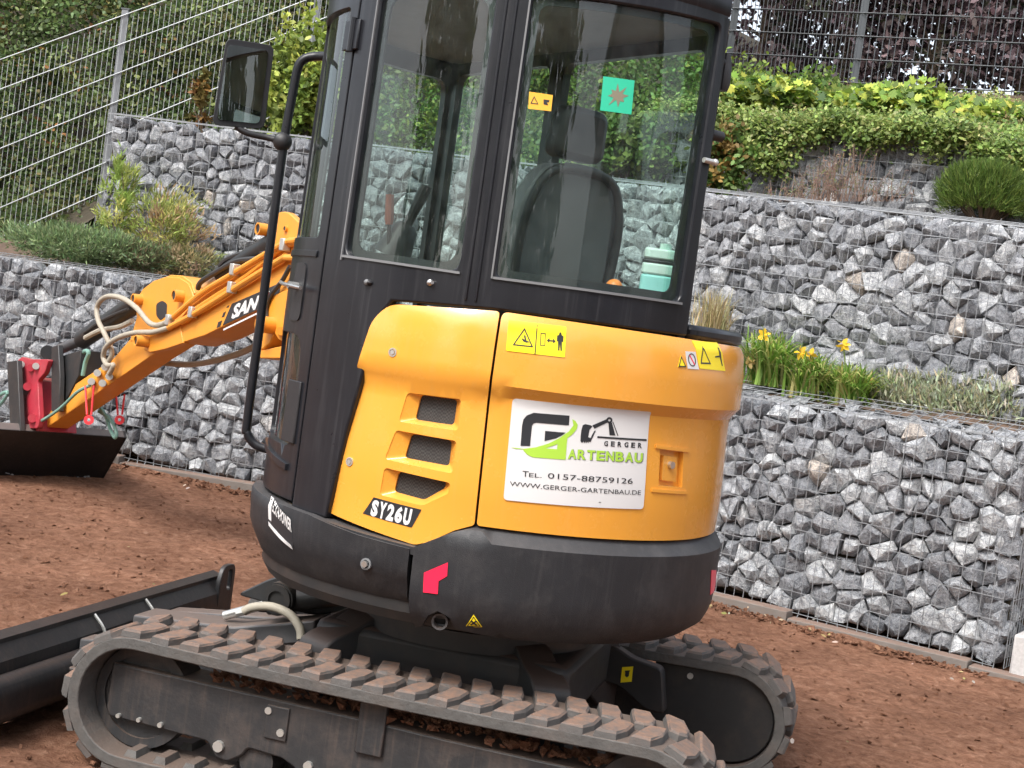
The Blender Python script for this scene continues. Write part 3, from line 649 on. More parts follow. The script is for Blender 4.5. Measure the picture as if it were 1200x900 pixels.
def spaced(txt, x0, y0, x1, y1, h, mat, off, wfrac=.72, d=.0042):
    k = len(txt)
    for i, ch in enumerate(txt):
        f0 = i/k; f1 = (i+wfrac)/k; sgt(ch, x0+(x1-x0)*f0, y0+(y1-y0)*f0, x0+(x1-x0)*f1, y0+(y1-y0)*f1, h, h, mat, off, d)
spaced('GERGER', 796, 388, 1118, 406, 40, M_BLKPR, .035, .58)
lg = M_GREY
spaced('ARTENBAU', 512, 490, 1112, 524, 80, lg, .05, .88, .0040); spaced('ARTENBAU', 507, 486, 1107, 519, 76, M_GREEN, .035, .86, .0046)
sgt('T', 148, 624, 196, 628, 44, 44, M_BLKPR); sgt('EL.', 200, 628, 300, 634, 32, 32, M_BLKPR)
sgt('0157-88759126', 348, 638, 1016, 682, 42, 42, M_BLKPR)
sgt('WWW.GERGER-GARTENBAU.DE', 48, 696, 1078, 768, 35, 35, M_BLKPR)
sg('scuff_mark', [(750, 822), (768, 823), (766, 829), (748, 828)], M_GREY)
# side skirt plate with white lettering
pq = lambda x, y: cs(x, y, .778)
sp_ = plate('skirt_plate', [pq(316.5, 578), pq(342, 610), pq(341.5, 642), pq(314.5, 612)], [], SM, .0005, .0015, M_BLKPR, skirt, ds=.05)
flat('plate_stripe', [(315, 611), (340, 639), (340, 644), (315, 616)], SM, .0024, M_WHITE, sp_, .778)
flat('plate_stripe', [(317.5, 581), (321, 584), (318.5, 611), (315.5, 608)], SM, .0024, M_WHITE, sp_, .778)
lettering('ECKH-POWER', [pq(320.5, 599), pq(342, 624), pq(343, 609), pq(322, 586)], SM, .0024, M_WHITE, sp_, offset=.03)
# --- cab shell
cabz0, cabz1 = 1.515, 2.47
SX0, SX1 = D2S(-7.3), D2S(87.5)
rw = [cs(621, 0, .745), cs(581, 326, .75), cs(797, 352, .75), cs(851, 12, .745)]
rw = [(rw[1][0]+.004, 2.40), (rw[1][0], 1.607), (rw[2][0], 1.612), (rw[3][0]+.004, 2.425)]
sw = [(cs(537, 319, .75)[0]+.002, 2.40), (cs(537, 319, .75)[0], 1.607), (cs(404, 297, .75)[0], 1.615), (cs(404, 297, .75)[0]+.0, 2.40)]
lowL = [cs(378, 600, .74), cs(400, 520, .74), cs(437, 385, .745), cs(452, 362, .745)]
cab_out = [(SX0, cabz1), (SX0, cabz0), (D2S(40), cabz0), (lowL[3][0]-.02, 1.50), (lowL[2][0]-.02, 1.45), (lowL[1][0]-.02, 1.1), (lowL[0][0]-.025, .842), (SX1, .842), (SX1, cabz1)]
cab = plate('cab_shell', cab_out, [roundpoly(rw, .02), roundpoly(sw, [.02, .035, .035, .02])], KM, -.035, 0, M_CAB, EX, ds=.045, bevel=.006)
def inset(p, d):
    cx = sum(q[0] for q in p)/len(p); cy = sum(q[1] for q in p)/len(p)
    return [(x+(d if x < cx else -d), y+(d if y < cy else -d)) for x, y in p]
plate('rear_window', inset(rw, -.008), [], KM, -.020, -.014, M_GLASS, cab, ds=.06)
plate('side_window', inset(sw, -.008), [], KM, -.020, -.014, M_GLASS, cab, ds=.06)
plate('window_seal', inset(rw, -.004), [roundpoly(inset(rw, .022), .03)], KM, -.03, -.022, M_DARK, cab, ds=.05)
plate('window_seal', inset(sw, -.004), [roundpoly(inset(sw, .020), .05)], KM, -.03, -.022, M_DARK, cab, ds=.05)
# ridges on the corner post, trim lines under the windows
for x0, x1 in ((551, 554), (563, 566)):
    plate('post_ridge', [(cs(x0, 300, .75)[0], 2.44), (cs(x0, 300, .75)[0], 1.53), (cs(x1, 300, .75)[0], 1.53), (cs(x1, 300, .75)[0], 2.44)], [], KM, -.002, .005, M_CAB, cab, ds=.08, bevel=.002)
plate('window_trim', [(rw[1][0]+.008, 1.606), (rw[2][0]-.006, 1.611), (rw[2][0]-.006, 1.604), (rw[1][0]+.008, 1.599)], [], KM, -.001, .006, M_GREY, cab, ds=.08)
plate('window_trim', [(sw[2][0]+.006, 1.615), (sw[1][0]-.006, 1.607), (sw[1][0]-.006, 1.600), (sw[2][0]+.006, 1.608)], [], KM, -.001, .006, M_GREY, cab, ds=.08)
for x0 in (582, 401):
    xs = cs(x0-6 if x0 > 500 else x0, 320 if x0 > 500 else 296, .75)[0]
    plate('window_trim', [(xs, 2.43), (xs, 1.6), (xs-.005, 1.6), (xs-.005, 2.43)], [], KM, -.001, .005, M_GREY, cab, ds=.08)
s_, t_ = cs(432, 331, .75); MB().ball(KM(s_, t_, 0), .016, 14, 8, sz=(0, 0, .6)).build('cab_knob', M_DARK, cab); MB().ball(KM(s_, t_, .008), .009, 12, 6).build('cab_knob_cap', M_GREY, cab)
s_, t_ = cs(504, 331, .75); MB().ball(KM(s_, t_, 0), .010, 10, 6).cyl(KM(s_, t_, 0), KM(s_-.012, t_, .012), .005, 8).build('window_catch', M_STEEL, cab)
# --- door, nearly edge-on
dx0, dx1 = D2S(88.2), D2S(128)
DM = cmap(lambda th, z: .748-.012*max(0, (z-1.6)/.9))
d_out = [(dx0, 2.45), (dx0, .86), (dx1, .86), (dx1, 2.45)]
dz = [(D2S(92), 2.36), (D2S(92), 1.66), (D2S(124), 1.66), (D2S(124), 2.36)]
dl = [(D2S(93), 1.36), (D2S(93), 1.02), (D2S(122), 1.02), (D2S(122), 1.36)]
door = plate('door', d_out, [roundpoly(dz, .02), roundpoly(dl, [.09, .03, .03, .09])], DM, -.03, 0, M_CAB, EX, ds=.045, bevel=.006)
plate('door_window', inset(dz, -.006), [], DM, -.02, -.014, M_GLASS, door, ds=.06)
plate('door_window', inset(dl, -.006), [], DM, -.02, -.014, M_GLASS, door, ds=.06)
for dd in (98, 103, 108): plate('window_bar', [(D2S(dd), 2.37), (D2S(dd), 1.65), (D2S(dd+1.2), 1.65), (D2S(dd+1.2), 2.37)], [], DM, -.028, -.022, M_DARK, door, ds=.1) if dd == 98 else None
for zz in (2.27,):
    plate('hinge', [(D2S(85.5), zz+.045), (D2S(85.5), zz-.045), (D2S(92), zz-.045), (D2S(92), zz+.045)], [], DM, -.001, .012, M_CAB, door, ds=.05, bevel=.003)
    MB().cyl(DM(D2S(88), zz-.05, .012), DM(D2S(88), zz+.05, .012), .011, 10).build('hinge_pin', M_CAB, door)
plate('door_seam_strip', [(D2S(91), 1.62), (D2S(91), 1.60), (D2S(126), 1.60), (D2S(126), 1.62)], [], DM, -.001, .006, M_CAB, door, ds=.08, bevel=.002)
plate('kick_rail', [(D2S(92), .965), (D2S(92), .945), (D2S(118), .985), (D2S(118), 1.005)], [], DM, -.001, .010, M_CAB, door, ds=.05, bevel=.003)
plate('door_lock_box', [(D2S(90), 1.22), (D2S(90), 1.03), (D2S(97), 1.03), (D2S(97), 1.22)], [], DM, -.001, .008, M_DARK, door, ds=.05, bevel=.003)
hp = [DM(D2S(106), 1.50, .0), DM(D2S(106), 1.50, .03), DM(D2S(100), 1.50, .045), DM(D2S(90), 1.505, .035), DM(D2S(89), 1.505, .0)]
MB().tube([DM(D2S(111), 1.512, .03), DM(D2S(104), 1.508, .038), DM(D2S(93), 1.502, .03)], .006, 8).tube([DM(D2S(100), 1.506, 0), DM(D2S(100), 1.506, .035)], .012, 10).build('door_handle', M_STEEL, door)
plate('handle_recess', roundpoly([(D2S(96), 1.58), (D2S(96), 1.40), (D2S(104), 1.40), (D2S(104), 1.58)], .03), [], DM, .0005, .004, M_DARK, door, ds=.05)
# --- roof, front, right side of the cab
ang = [R(-7.3+i*4.5) for i in range(31)]
plan = [(-.742*math.cos(t), .742*math.sin(t)) for t in ang]+[(.60, .40), (.70, .20), (.72, -.06), (.69, -.095)]
b = MB()
lv = [(2.445, .985), (2.46, 1.0), (2.50, 1.0), (2.525, .985), (2.54, .93)]
n = len(plan); vs = []
for z, k in lv: vs += [W((a+.02)*k-.02, (c-.3)*k+.3, z) for a, c in plan]
fs = [(j*n+i, j*n+(i+1) % n, (j+1)*n+(i+1) % n, (j+1)*n+i) for j in range(len(lv)-1) for i in range(n)]+[tuple(range(n))[::-1], tuple(range((len(lv)-1)*n, len(lv)*n))]
b.add(vs, fs).build('roof', M_CAB, EX, smooth=40)
b = MB(); b.prism([(a*.93, .3+(c-.3)*.93) for a, c in plan], lambda a, c: W(a, c, 2.40), lambda a, c: W(a, c, 2.443)).build('roof_liner', M_GREY, EX)
def wallmap(p, q):
    p, q = Vector(p), Vector(q); e = (q-p).normalized(); nn = Vector((e.y, -e.x))
    return (lambda s, t, d: W(p.x+e.x*s+nn.x*d, p.y+e.y*s+nn.y*d, t)), (q-p).length
rm, rl = wallmap((.70, -.095), (-.735, -.095))
FP = [Vector(p) for p in ((.49, .565), (.60, .43), (.68, .28), (.72, .12), (.73, -.095))]; FS = [0]
for p, q in zip(FP, FP[1:]): FS.append(FS[-1]+(q-p).length)
def fm(s, t, d):
    i = max(k for k in range(4) if FS[k] <= max(s, 0)); p, q = FP[i], FP[i+1]; e = (q-p).normalized(); r_ = p+e*(s-FS[i])+Vector((-e.y, e.x))*d; return W(r_.x, r_.y, t)
fl = FS[-1]
front = plate('front_frame', [(0, 2.45), (0, .84), (fl, .84), (fl, 2.45)], [roundpoly([(.045, 2.34), (.045, .93), (fl-.045, .93), (fl-.045, 2.34)], .05)], fm, -.03, 0, M_CAB, EX, ds=.06)
plate('windscreen', [(.03, 2.4), (.03, .9), (fl-.03, .9), (fl-.03, 2.4)], [], fm, -.018, -.012, M_GLASS, front, ds=.08)
right = plate('right_wall', [(0, 2.45), (0, 1.505), (rl, 1.505), (rl, 2.45)], [roundpoly([(.05, 2.36), (.05, 1.62), (.62, 1.62), (.62, 2.36)], .04), roundpoly([(.70, 2.36), (.70, 1.62), (rl-.05, 1.62), (rl-.05, 2.36)], .04)], rm, 0, .03, M_CAB, EX, ds=.08)
plate('right_window', [(.04, 2.37), (.04, 1.6), (rl-.04, 1.6), (rl-.04, 2.37)], [], rm, .010, .016, M_GLASS, right, ds=.3)
# fittings outside the right post
MB().cyl(W(-.70, -.115, 2.33), W(-.70, -.14, 2.33), .014).tube([W(-.70, -.135, 2.36), W(-.70, -.135, 2.32), W(-.70, -.135, 2.27), W(-.70, -.135, 2.25)], [.012, .020, .022, .016], 10).build('work_lamp', M_DARK, EX)
MB().cyl(W(-.71, -.10, 2.115), W(-.71, -.15, 2.115), .016).build('lamp_knob', M_DARK, EX)
MB().cyl(W(-.752, -.055, 2.03), W(-.752, -.10, 2.03), .008, 10).ball(W(-.752, -.10, 2.03), .011).build('window_latch', M_ZINC, EX)
# --- interior
b = MB(); b.prism([(a*.9, .3+(c-.3)*.9) for a, c in plan], lambda a, c: W(a, c, .835), lambda a, c: W(a, c, .86)).build('cab_floor', M_DARK, EX)
b = MB(); b.prism([(-.42, -.06), (-.42, .40), (-.55, .40), (-.68, .12), (-.68, -.06)], lambda a, c: W(a, c, 1.495), lambda a, c: W(a, c, 1.603)).build('rear_ledge', M_DARK, EX, bevel=.01)
seat = bpy.data.objects.new('seat', None); COL.objects.link(seat); seat.parent = EX
b = MB(); b.box(W(.10, .27, 1.27), FA*.23, FL*.23, FZ*.06).build('seat_cushion', M_SEAT, seat, bevel=.04, smooth=60)
pr = roundpoly([(-.225, 0), (.225, 0), (.225, .40), (.16, .52), (-.16, .52), (-.225, .40)], .06)
pr = roundpoly([(-.19, 0), (.19, 0), (.20, .18), (.185, .36), (.12, .48), (-.12, .48), (-.185, .36), (-.20, .18)], .05)
f0 = lambda x, y: W(-.27-.12*y, .13+x, 1.50+y); f1 = lambda x, y: W(-.38-.10*y, .13+x*.96, 1.505+y*.985)
MB().prism(pr, f0, f1).build('seat_back', M_SEAT, seat, bevel=.03, smooth=60)
MB().tube(spath([f1(-.17, .02)-FA*.006, f1(-.19, .2)-FA*.006, f1(-.175, .36)-FA*.006, f1(-.10, .46)-FA*.006, f1(.10, .46)-FA*.006, f1(.175, .36)-FA*.006, f1(.19, .2)-FA*.006, f1(.17, .02)-FA*.006]), .014, 8).build('seat_piping', M_DARK, seat, smooth=60)
pr = roundpoly([(-.10, .50), (.10, .50), (.085, .66), (-.085, .66)], .04)
MB().prism(pr, f0, lambda x, y: f1(x, y)+FA*.02).build('head_rest', M_DARK, seat, bevel=.02, smooth=60)
MB().box(W(.05, .27, 1.02), FA*.2, FL*.19, FZ*.17).build('seat_box', M_DARK, seat, bevel=.02)
def lever(x, y0, y1, Y, red=False):
    p0, p1 = at(x-10 if not red else x, y1, Y), at(x+22 if not red else x+2, y0, Y); d = p1-p0
    k = bpy.data.objects.new('control_lever', None); COL.objects.link(k); k.parent = EX
    if red:
        MB().tube([p0, p0+d*.6], .007, 8).build('lever_rod', M_DARK, k); MB().tube([p0+d*.45, p0+d*.55, p1], [.012, .016, .014], 10).build('lever_knob', M_AMBER2, k)
    else:
        MB().tube([p0-d*.3, p0, p0+d*.22, p0+d*.3], [.07, .055, .045, .03], 12).build('lever_boot', M_DARK, k)
        MB().tube([p0+d*.25, p0+d*.5, p0+d*.85, p1], [.018, .017, .023, .019], 10).build('lever_grip', M_DARK, k)
M_AMBER2 = paint('dull_red_plastic', (.28, .08, .05), .5, .2, 10)
lever(478, 218, 282, 5.05); lever(455, 228, 292, 5.0, True)
MB().box(W(.05, .02, 1.30), FA*.36, FL*.07, FZ*.16).build('console', M_DARK, EX, bevel=.03); MB().box(W(.02, .62, 1.28), FA*.2, FL*.05, FZ*.12).build('console', M_DARK, EX, bevel=.03)
# sticker on the rear glass and label inside
gs = flat('green_glass_sticker', [(708, 89), (745, 94), (741, 134), (704, 129)], KM, -.0125, M_TEAL if False else paint('green_sticker', (.03, .50, .30), .4, .05, 5), cab, .737, th=.001)
bl = []
for k in range(16):
    rr_ = (13 if k % 2 == 0 else 6)*(1+.2*math.sin(k*2.3)); bl.append((725+rr_*math.cos(k*math.pi/8), 112+rr_*math.sin(k*math.pi/8)))
flat('sticker_print', bl, KM, -.0119, paint('dull_red_print', (.22, .20, .14), .5, .05, 5), gs, .737, th=.0004)
lab = flat('orange_glass_label', [(620, 107), (648, 111), (646, 130), (619, 127)], KM, -.0125, paint('amber_sticker', (.80, .42, .04), .4, .05, 5), cab, .737, th=.001)
tri_sign([(626, 112), (631, 122), (621.5, 121)], KM, lab, r=.737, k=.7, d=-.0117)
flat('label_print', [(637, 116), (644, 117), (643.5, 119.5), (641, 119.5), (642.5, 123), (637, 122)], KM, -.0118, M_BLKPR, lab, .737, th=.0004)
# --- hand rail and mirror
Y = 4.93
MB().tube(spath([at(392, 67, 4.90), at(372, 66, Y), at(357, 69, Y), at(349, 80, Y), at(343, 110, Y), at(333, 165, Y), at(322, 245, Y), at(306, 370, Y), at(290, 492, Y), at(290, 508, Y), at(298, 520, Y), at(312, 526, Y), at(330, 527, 4.93)]), .0155, 12).build('hand_rail', M_CAB, EX, smooth=60)
mr = bpy.data.objects.new('mirror', None); COL.objects.link(mr); mr.parent = EX
MB().ball(at(331, 166, Y), .033, 14, 10).build('mirror_clamp', M_DARK, mr, smooth=60)
MB().tube(spath([at(331, 166, Y), at(312, 161, Y), at(290, 156, Y-.02), at(276, 148, Y-.03)]), .011, 10).build('mirror_arm', M_DARK, mr, smooth=60)
mo = [(265, 44), (322, 53), (310, 152), (248, 147)]
def mp(x, y, d): return at(x, y, 4.90-d+(x-285)*.0016)
MB().prism(roundpoly(mo, 9), lambda x, y: mp(x, y, 0), lambda x, y: mp(285+(x-285)*.8, 98+(y-98)*.8, -.06)).build('mirror_housing', M_DARK, mr, bevel=.008, smooth=50)
MB().prism(roundpoly([(268, 52), (315, 59), (304, 145), (254, 140)], 6), lambda x, y: mp(x, y, .004), lambda x, y: mp(x, y, -.002)).build('mirror_glass', M_MIRROR, mr)

# --- undercarriage
def uz(x, y, v):                        # image point -> (u, z) on the upright plane v of the undercarriage
    d = ray(x, y); o = CPOS.xy-MC; t = (v-o.dot(UV.xy))/d.xy.dot(UV.xy); P = CPOS+d*t; return (P.xy-MC).dot(UU.xy), P.z
TC, TR, TW = .8205, .199, .7709
def belt_pt(s, tb):                     # stadium: arc length -> (u, z, tangent angle); tb = rear wheel centre
    L = TC+tb; half = math.pi*TR; s %= 2*(L+half)
    if s < L: return TC-s, 2*TR, math.pi
    s -= L
    if s < half: a = math.pi/2+s/TR; return -tb+TR*math.cos(a), TR+TR*math.sin(a), a+math.pi/2
    s -= half
    if s < L: return -tb+s, 0, 0
    s -= L; a = -math.pi/2+s/TR; return TC+TR*math.cos(a), TR+TR*math.sin(a), a+math.pi/2
def track(v0, v1, side, tb):
    TL = 2*(TC+tb)+2*math.pi*TR
    tr = bpy.data.objects.new('track', None); COL.objects.link(tr); tr.parent = EX
    n = 120; b = MB(); vs = []
    vs_in = [(v0, 0), (v0+.02*(1), .0), (v1-.02, .0), (v1, 0), (v1, -.036), (v0, -.036)]
    for i in range(n):
        u, z, a = belt_pt(TL*i/n, tb); nu, nz = math.sin(a), -math.cos(a)
        sag = -.010*math.sin(math.pi*(TC-u)/(TC+tb)) if z > 2*TR-.001 else 0
        for v, d in vs_in: vs.append(UC(u+nu*d, v, z+nz*d+sag))
    k = len(vs_in)
    b.add(vs, [(i*k+j, i*k+(j+1) % k, ((i+1) % n)*k+(j+1) % k, ((i+1) % n)*k+j) for i in range(n) for j in range(k)]).build('belt', M_RUB, tr, smooth=45, bevel=.004)
    # two rows of slanted tread lugs, 45 pitches
    np_ = 45; vm = (v0+v1)/2; W2 = (v1-v0)/2
    def lugmesh(row):
        me = bpy.data.meshes.new('lug'); h = .024
        if row == 0: base = [(-.046, W2), (.018, W2), (.040, W2*.60), (.046, .10*W2), (.020, .0*W2), (-.014, .04*W2), (-.028, W2*.42)]
        else: base = [(-.050, -W2), (.014, -W2), (.040, -W2*.55), (.048, -.10*W2), (.024, .02*W2), (-.012, -.02*W2), (-.030, -W2*.45)]
        base = [(x+random.uniform(-.003, .003), y+random.uniform(-.003, .002)) for x, y in base]
        m_ = len(base); cx = sum(p[0] for p in base)/m_; cy = sum(p[1] for p in base)/m_
        v = [(x, y, -.002) for x, y in base]+[(cx+(x-cx)*.93, cy+(y-cy)*.975, h*.72+random.uniform(-.003, .001)) for x, y in base]+[(cx+(x-cx)*.78, cy+(y-cy)*.90, h+random.uniform(-.003, .001)) for x, y in base]
        me.from_pydata(v, [], [tuple(range(m_))[::-1], tuple(range(2*m_, 3*m_))]+[(k*m_+i, k*m_+(i+1) % m_, (k+1)*m_+(i+1) % m_, (k+1)*m_+i) for k in (0, 1) for i in range(m_)]); return me
    lm = [[lugmesh(r_) for _ in range(6)] for r_ in (0, 1)]; rootl = rootloc(tr)
    for i in range(np_):
        for row in (0, 1):
            s = TL*(i+.5*row)/np_; u, z, a = belt_pt(s, tb); sag = -.010*math.sin(math.pi*(TC-u)/(TC+tb)) if z > 2*TR-.001 else 0
            t = UU*math.cos(a)+FZ*math.sin(a); nn = UU*math.sin(a)-FZ*math.cos(a); c = UC(u, vm, z+sag)
            M = Matrix((t, UV if side > 0 else UV, nn)).transposed().to_4x4(); M.translation = c-rootl
            o = link('lug', lm[row][random.randrange(6)], M_LUG, tr); o.matrix_local = M
    # inner drive lugs on the lower run
    dm = bpy.data.meshes.new('drive_lug'); q = [(-.022, -.05, 0), (.022, -.05, 0), (.022, .05, 0), (-.022, .05, 0), (-.014, -.04, .022), (.014, -.04, .022), (.014, .04, .022), (-.014, .04, .022)]
    dm.from_pydata(q, [], [(0, 3, 2, 1), (4, 5, 6, 7), (0, 1, 5, 4), (1, 2, 6, 5), (2, 3, 7, 6), (3, 0, 4, 7)])
    for i in range(np_):
        s = TL*(i+.3)/np_; u, z, a = belt_pt(s, tb)
        if z > .001: continue
        for off in (-.085, .085):
            t = UU*math.cos(a)+FZ*math.sin(a); nn = -(UU*math.sin(a)-FZ*math.cos(a)); M = Matrix((t, nn.cross(t), nn)).transposed().to_4x4(); M.translation = UC(u, vm+off, z)+nn*.034-rootl
            o = link('drive_lug', dm, M_RUB, tr); o.matrix_local = M
    fr = bpy.data.objects.new('track_frame', None); COL.objects.link(fr); fr.parent = EX
    o = v1 if side > 0 else v0; vf = o-side*.075                       # outer face of the side frame
    if side > 0:
        top = [uz(130, 772, vf), uz(640, 884, vf)]; bot = [uz(122, 842, vf)]
        P = [uz(*q, vf) for q in ((132, 776), (417, 841), (520, 866), (640, 893), (760, 919), (770, 985), (560, 962), (352, 915), (345, 900), (330, 889), (290, 877), (283, 886), (266, 893), (252, 888), (243, 869), (200, 858), (127, 839), (124, 828))]
    else: P = [(.86, .29), (-.50, .30), (-.56, .26), (-.56, .10), (.5, .10), (.84, .155)]
    MB().prism(roundpoly(P, .01), lambda u, z: UC(u, vf, z), lambda u, z: UC(u, vf-side*.14, z)).build('side_beam', M_DIRTY, fr, bevel=.006)
    for u, rr in ((TC, .158), (-tb, .150)):
        w = MB(); c0, c1 = UC(u, vm-.07, TR), UC(u, vm+.07, TR)
        w.ring(UC(u, vm-.055, TR), UC(u, vm+.055, TR), rr, rr-.03, 40); w.ring(UC(u, vm-.045, TR), UC(u, vm+.045, TR), rr-.02, .03, 40); w.cyl(UC(u, vm-.06, TR), UC(u, vm+.06, TR), .045)
        w.build('idler_wheel' if u > 0 else 'sprocket', M_DIRTY, fr)
    for u in (.42, .05, -.30): MB().cyl(UC(u, vm-.06, .085), UC(u, vm+.06, .085), .055, 20).build('track_roller', M_DIRTY, fr)
    if side > 0:
        uu_, zz_ = uz(437, 850, vf); MB().box(UC(uu_, vf+.004, zz_), UU*.042, UV*.012, FZ*.085).build('slider_bracket', M_DIRTY, fr, bevel=.004)
        uu_, zz_ = uz(325, 847, vf); MB().box(UC(uu_, vf+.002, zz_), UU*.036, UV*.006, FZ*.05).build('cover_plate', M_DIRTY, fr, bevel=.003)
        for u, z, r_ in [(*uz(x_, y_, vf), r_) for x_, y_, r_ in ((316, 832, .011), (330, 858, .012), (257, 874, .017), (140, 838, .007), (164, 843, .007), (189, 849, .008), (362, 897, .014))]:
            MB().cyl(UC(u, vf-.002, z), UC(u, vf+.012, z), r_, 10).build('frame_bolt', M_ZINC, fr)
        dirt = MB()
        for i in range(240):
            u = random.uniform(-.65, .6); v = vf-random.uniform(.005, .13); r_ = random.uniform(.006, .022); c = UC(u, v, (.30 if u > .3 else .30)+r_*.3-.01*(.6-u))
            dirt.hull([c+Vector((random.uniform(-1, 1), random.uniform(-1, 1), random.uniform(-.8, .8)))*r_ for _ in range(8)])
        tag(dirt.build('caked_soil', M_SOIL, fr, smooth=None), kind='stuff')
    else:
        vi = v1+.004                                                    # inner face: round sprocket cover
        cv = [(-.56, .355), (-.78, .36)]+[(-tb+.16*math.cos(a), TR+.005+.16*math.sin(a)) for a in np.linspace(math.pi/2, 3*math.pi/2, 16)]+[(-.56, .04)]
        MB().prism(cv, lambda u, z: UC(u, vi-.06, z), lambda u, z: UC(u, vi-.03, z)).build('sprocket_cover', M_BLK, fr, bevel=.006)
        MB().tube([UC(-.56, vi-.025, .375)]+[UC(-tb+.172*math.cos(a), vi-.025, TR+.003+.172*math.sin(a)) for a in np.linspace(math.pi/2, 3*math.pi/2, 22)]+[UC(-.56, vi-.025, .03)], .010, 6).build('cover_rim', M_DIRTY, fr)
        MB().cyl(UC(-.69, vi-.03, .325), UC(-.69, vi-.022, .325), .011, 10).build('cover_bolt', M_ZINC, fr)
    return tr
track(TW-.30, TW, 1, .742); track(-TW, -TW+.30, -1, .845)
# centre frame between the tracks
xf = bpy.data.objects.new('centre_frame', None); COL.objects.link(xf); xf.parent = EX
MB().box(UC(.0, 0, .37), UU*.42, UV*.36, FZ*.10).build('centre_box', M_XF, xf, bevel=.03)
MB().cyl(UC(0, 0, .46), UC(0, 0, .52), .40, 40).build('swing_ring', M_BLK, xf)
for sx in (1, -1):
    for sy in (1, -1):
        prof = roundpoly([(.20, .52), (.42, .50), (.50, .455), (.58, .43), (.62, .40), (.62, .17), (.54, .185), (.44, .26), (.36, .30), (.28, .28), (.20, .22)], .03)
        q = MB(); nn = UV*.0
        q.prism(prof, lambda u, z: UC(sx*u*.55, sy*(.12+u*.62-.06), z), lambda u, z: UC(sx*u*.55+sx*.11, sy*(.12+u*.62-.10), z)).build('leg_beam', M_XF, xf, bevel=.012)
# rear cross plate facing the camera side, with the small yellow label
prof = [(uz(*p, -.36)) for p in ((600, 757), (720, 757), (742, 772), (776, 784), (779, 838), (755, 832), (727, 806), (703, 797), (678, 806), (672, 815), (610, 812))]
q = MB(); q.prism(roundpoly(prof, .02), lambda u, z: UC(u, -.36, z), lambda u, z: UC(u, -.42, z)).build('cross_plate', M_XF, xf, bevel=.008)
plp = [uz(*p, -.357) for p in ((729, 782), (742, 781), (740, 799), (727, 800))]
lb = MB().prism(plp, lambda u, z: UC(u, -.3585, z), lambda u, z: UC(u, -.359, z)).build('small_yellow_label', M_YEL, xf)
MB().prism([uz(*p, -.357) for p in ((732, 786), (738.5, 785.5), (737.5, 788), (737, 792), (734.7, 794), (732.4, 792), (732.8, 788))], lambda u, z: UC(u, -.357, z), lambda u, z: UC(u, -.3575, z)).build('label_symbol', M_BLKPR, xf)
# --- dozer blade
bl = bpy.data.objects.new('dozer_blade', None); COL.objects.link(bl); bl.parent = EX
bu = 1.30
prof = [(.0, .300), (.018, .305), (.02, .29), (-.02, .25), (-.028, .17), (-.012, .09), (.03, .02), (.045, .0), (.030, .0), (.012, .018), (-.035, .09), (-.052, .17), (-.044, .245), (-.008, .29)]
MB().prism(prof, lambda x, z: UC(bu+x, -TW, z-.005), lambda x, z: UC(bu+x, .92, z-.005)).build('blade_plate', M_BLADE, bl, bevel=.004)
MB().prism([(-.01, .300), (.03, .312), (.035, .304), (-.01, .287)], lambda x, z: UC(bu+x, -TW, z), lambda x, z: UC(bu+x, .92, z)).build('top_edge', M_BLADE, bl)
pr = roundpoly([(-.03, .06), (-.09, .06), (-.105, .09), (-.105, .165), (-.085, .200), (-.045, .21)], .025)
MB().prism(pr, lambda x, z: UC(bu+x, .30, z), lambda x, z: UC(bu+x, .92, z)).build('back_beam', M_BLADE, bl, bevel=.01)
MB().prism(pr, lambda x, z: UC(bu+x, -.55, z), lambda x, z: UC(bu+x, -.30, z)).build('back_beam', M_BLADE, bl, bevel=.01)
for v in (.20, -.15): MB().tube(spath([UC(bu-.012, v, .292), UC(bu-.05, v-.005, .25), UC(bu-.07, v-.01, .20), UC(bu-.11, v-.02, .17)]), .0055, 6).build('blade_rib', M_ZINC, bl)
MB().box(UC(bu-.17, .42, .16), UU*.12, UV*.05, FZ*.016).build('step_tab', M_DIRTY, bl, bevel=.006)
lugp = roundpoly([(-.03, .08), (.10, .08), (.10, .29), (.075, .350), (-.03, .350)], [0, 0, .02, .035, .04]); sl_ = roundpoly([(-.002, .245), (.034, .245), (.034, .33), (-.002, .33)], .016)
plate('end_lug', lugp, [sl_], lambda s, t, d: UC(bu-.05+d, -TW-.01+s, t), 0, .02, M_BLADE, bl, ds=.06, bevel=.003)
for v in (.30, -.30): MB().prism([(bu-.05, .10), (bu-.05, .24), (.78, .30), (.40, .36), (.40, .26), (.78, .19)], lambda u, z: UC(u, v-.045, z), lambda u, z: UC(u, v+.045, z)).build('blade_arm', M_GREYST, bl, bevel=.008)
MB().prism([(bu-.06, .27), (.85, .30), (.62, .36), (.55, .38), (.55, .30), (.85, .22), (bu-.06, .2)], lambda u, z: UC(u, -.14, z), lambda u, z: UC(u, .02, z)).build('arm_guard', M_GREYST, bl, bevel=.008)
MB().tube([UC(.92, -.05, .315), UC(.72, -.05, .405)], .017, 14).build('lift_cylinder_rod', M_STEEL, bl); MB().tube([UC(.76, -.05, .39), UC(.40, -.05, .50)], .042, 16).build('lift_cylinder', M_BLK, bl)
MB().cyl(UC(.70, .02, .425), UC(.70, -.12, .425), .058, 20).ring(UC(.70, .03, .425), UC(.70, .02, .425), .052, .030).build('cylinder_pin', M_BLK, bl)
MB().prism(roundpoly([(.92, .38), (.80, .46), (.60, .55), (.42, .55), (.42, .42), (.62, .36)], .03), lambda u, z: UC(u, -.16, z), lambda u, z: UC(u, -.12, z)).build('pivot_bracket', M_BLK, bl, bevel=.006)
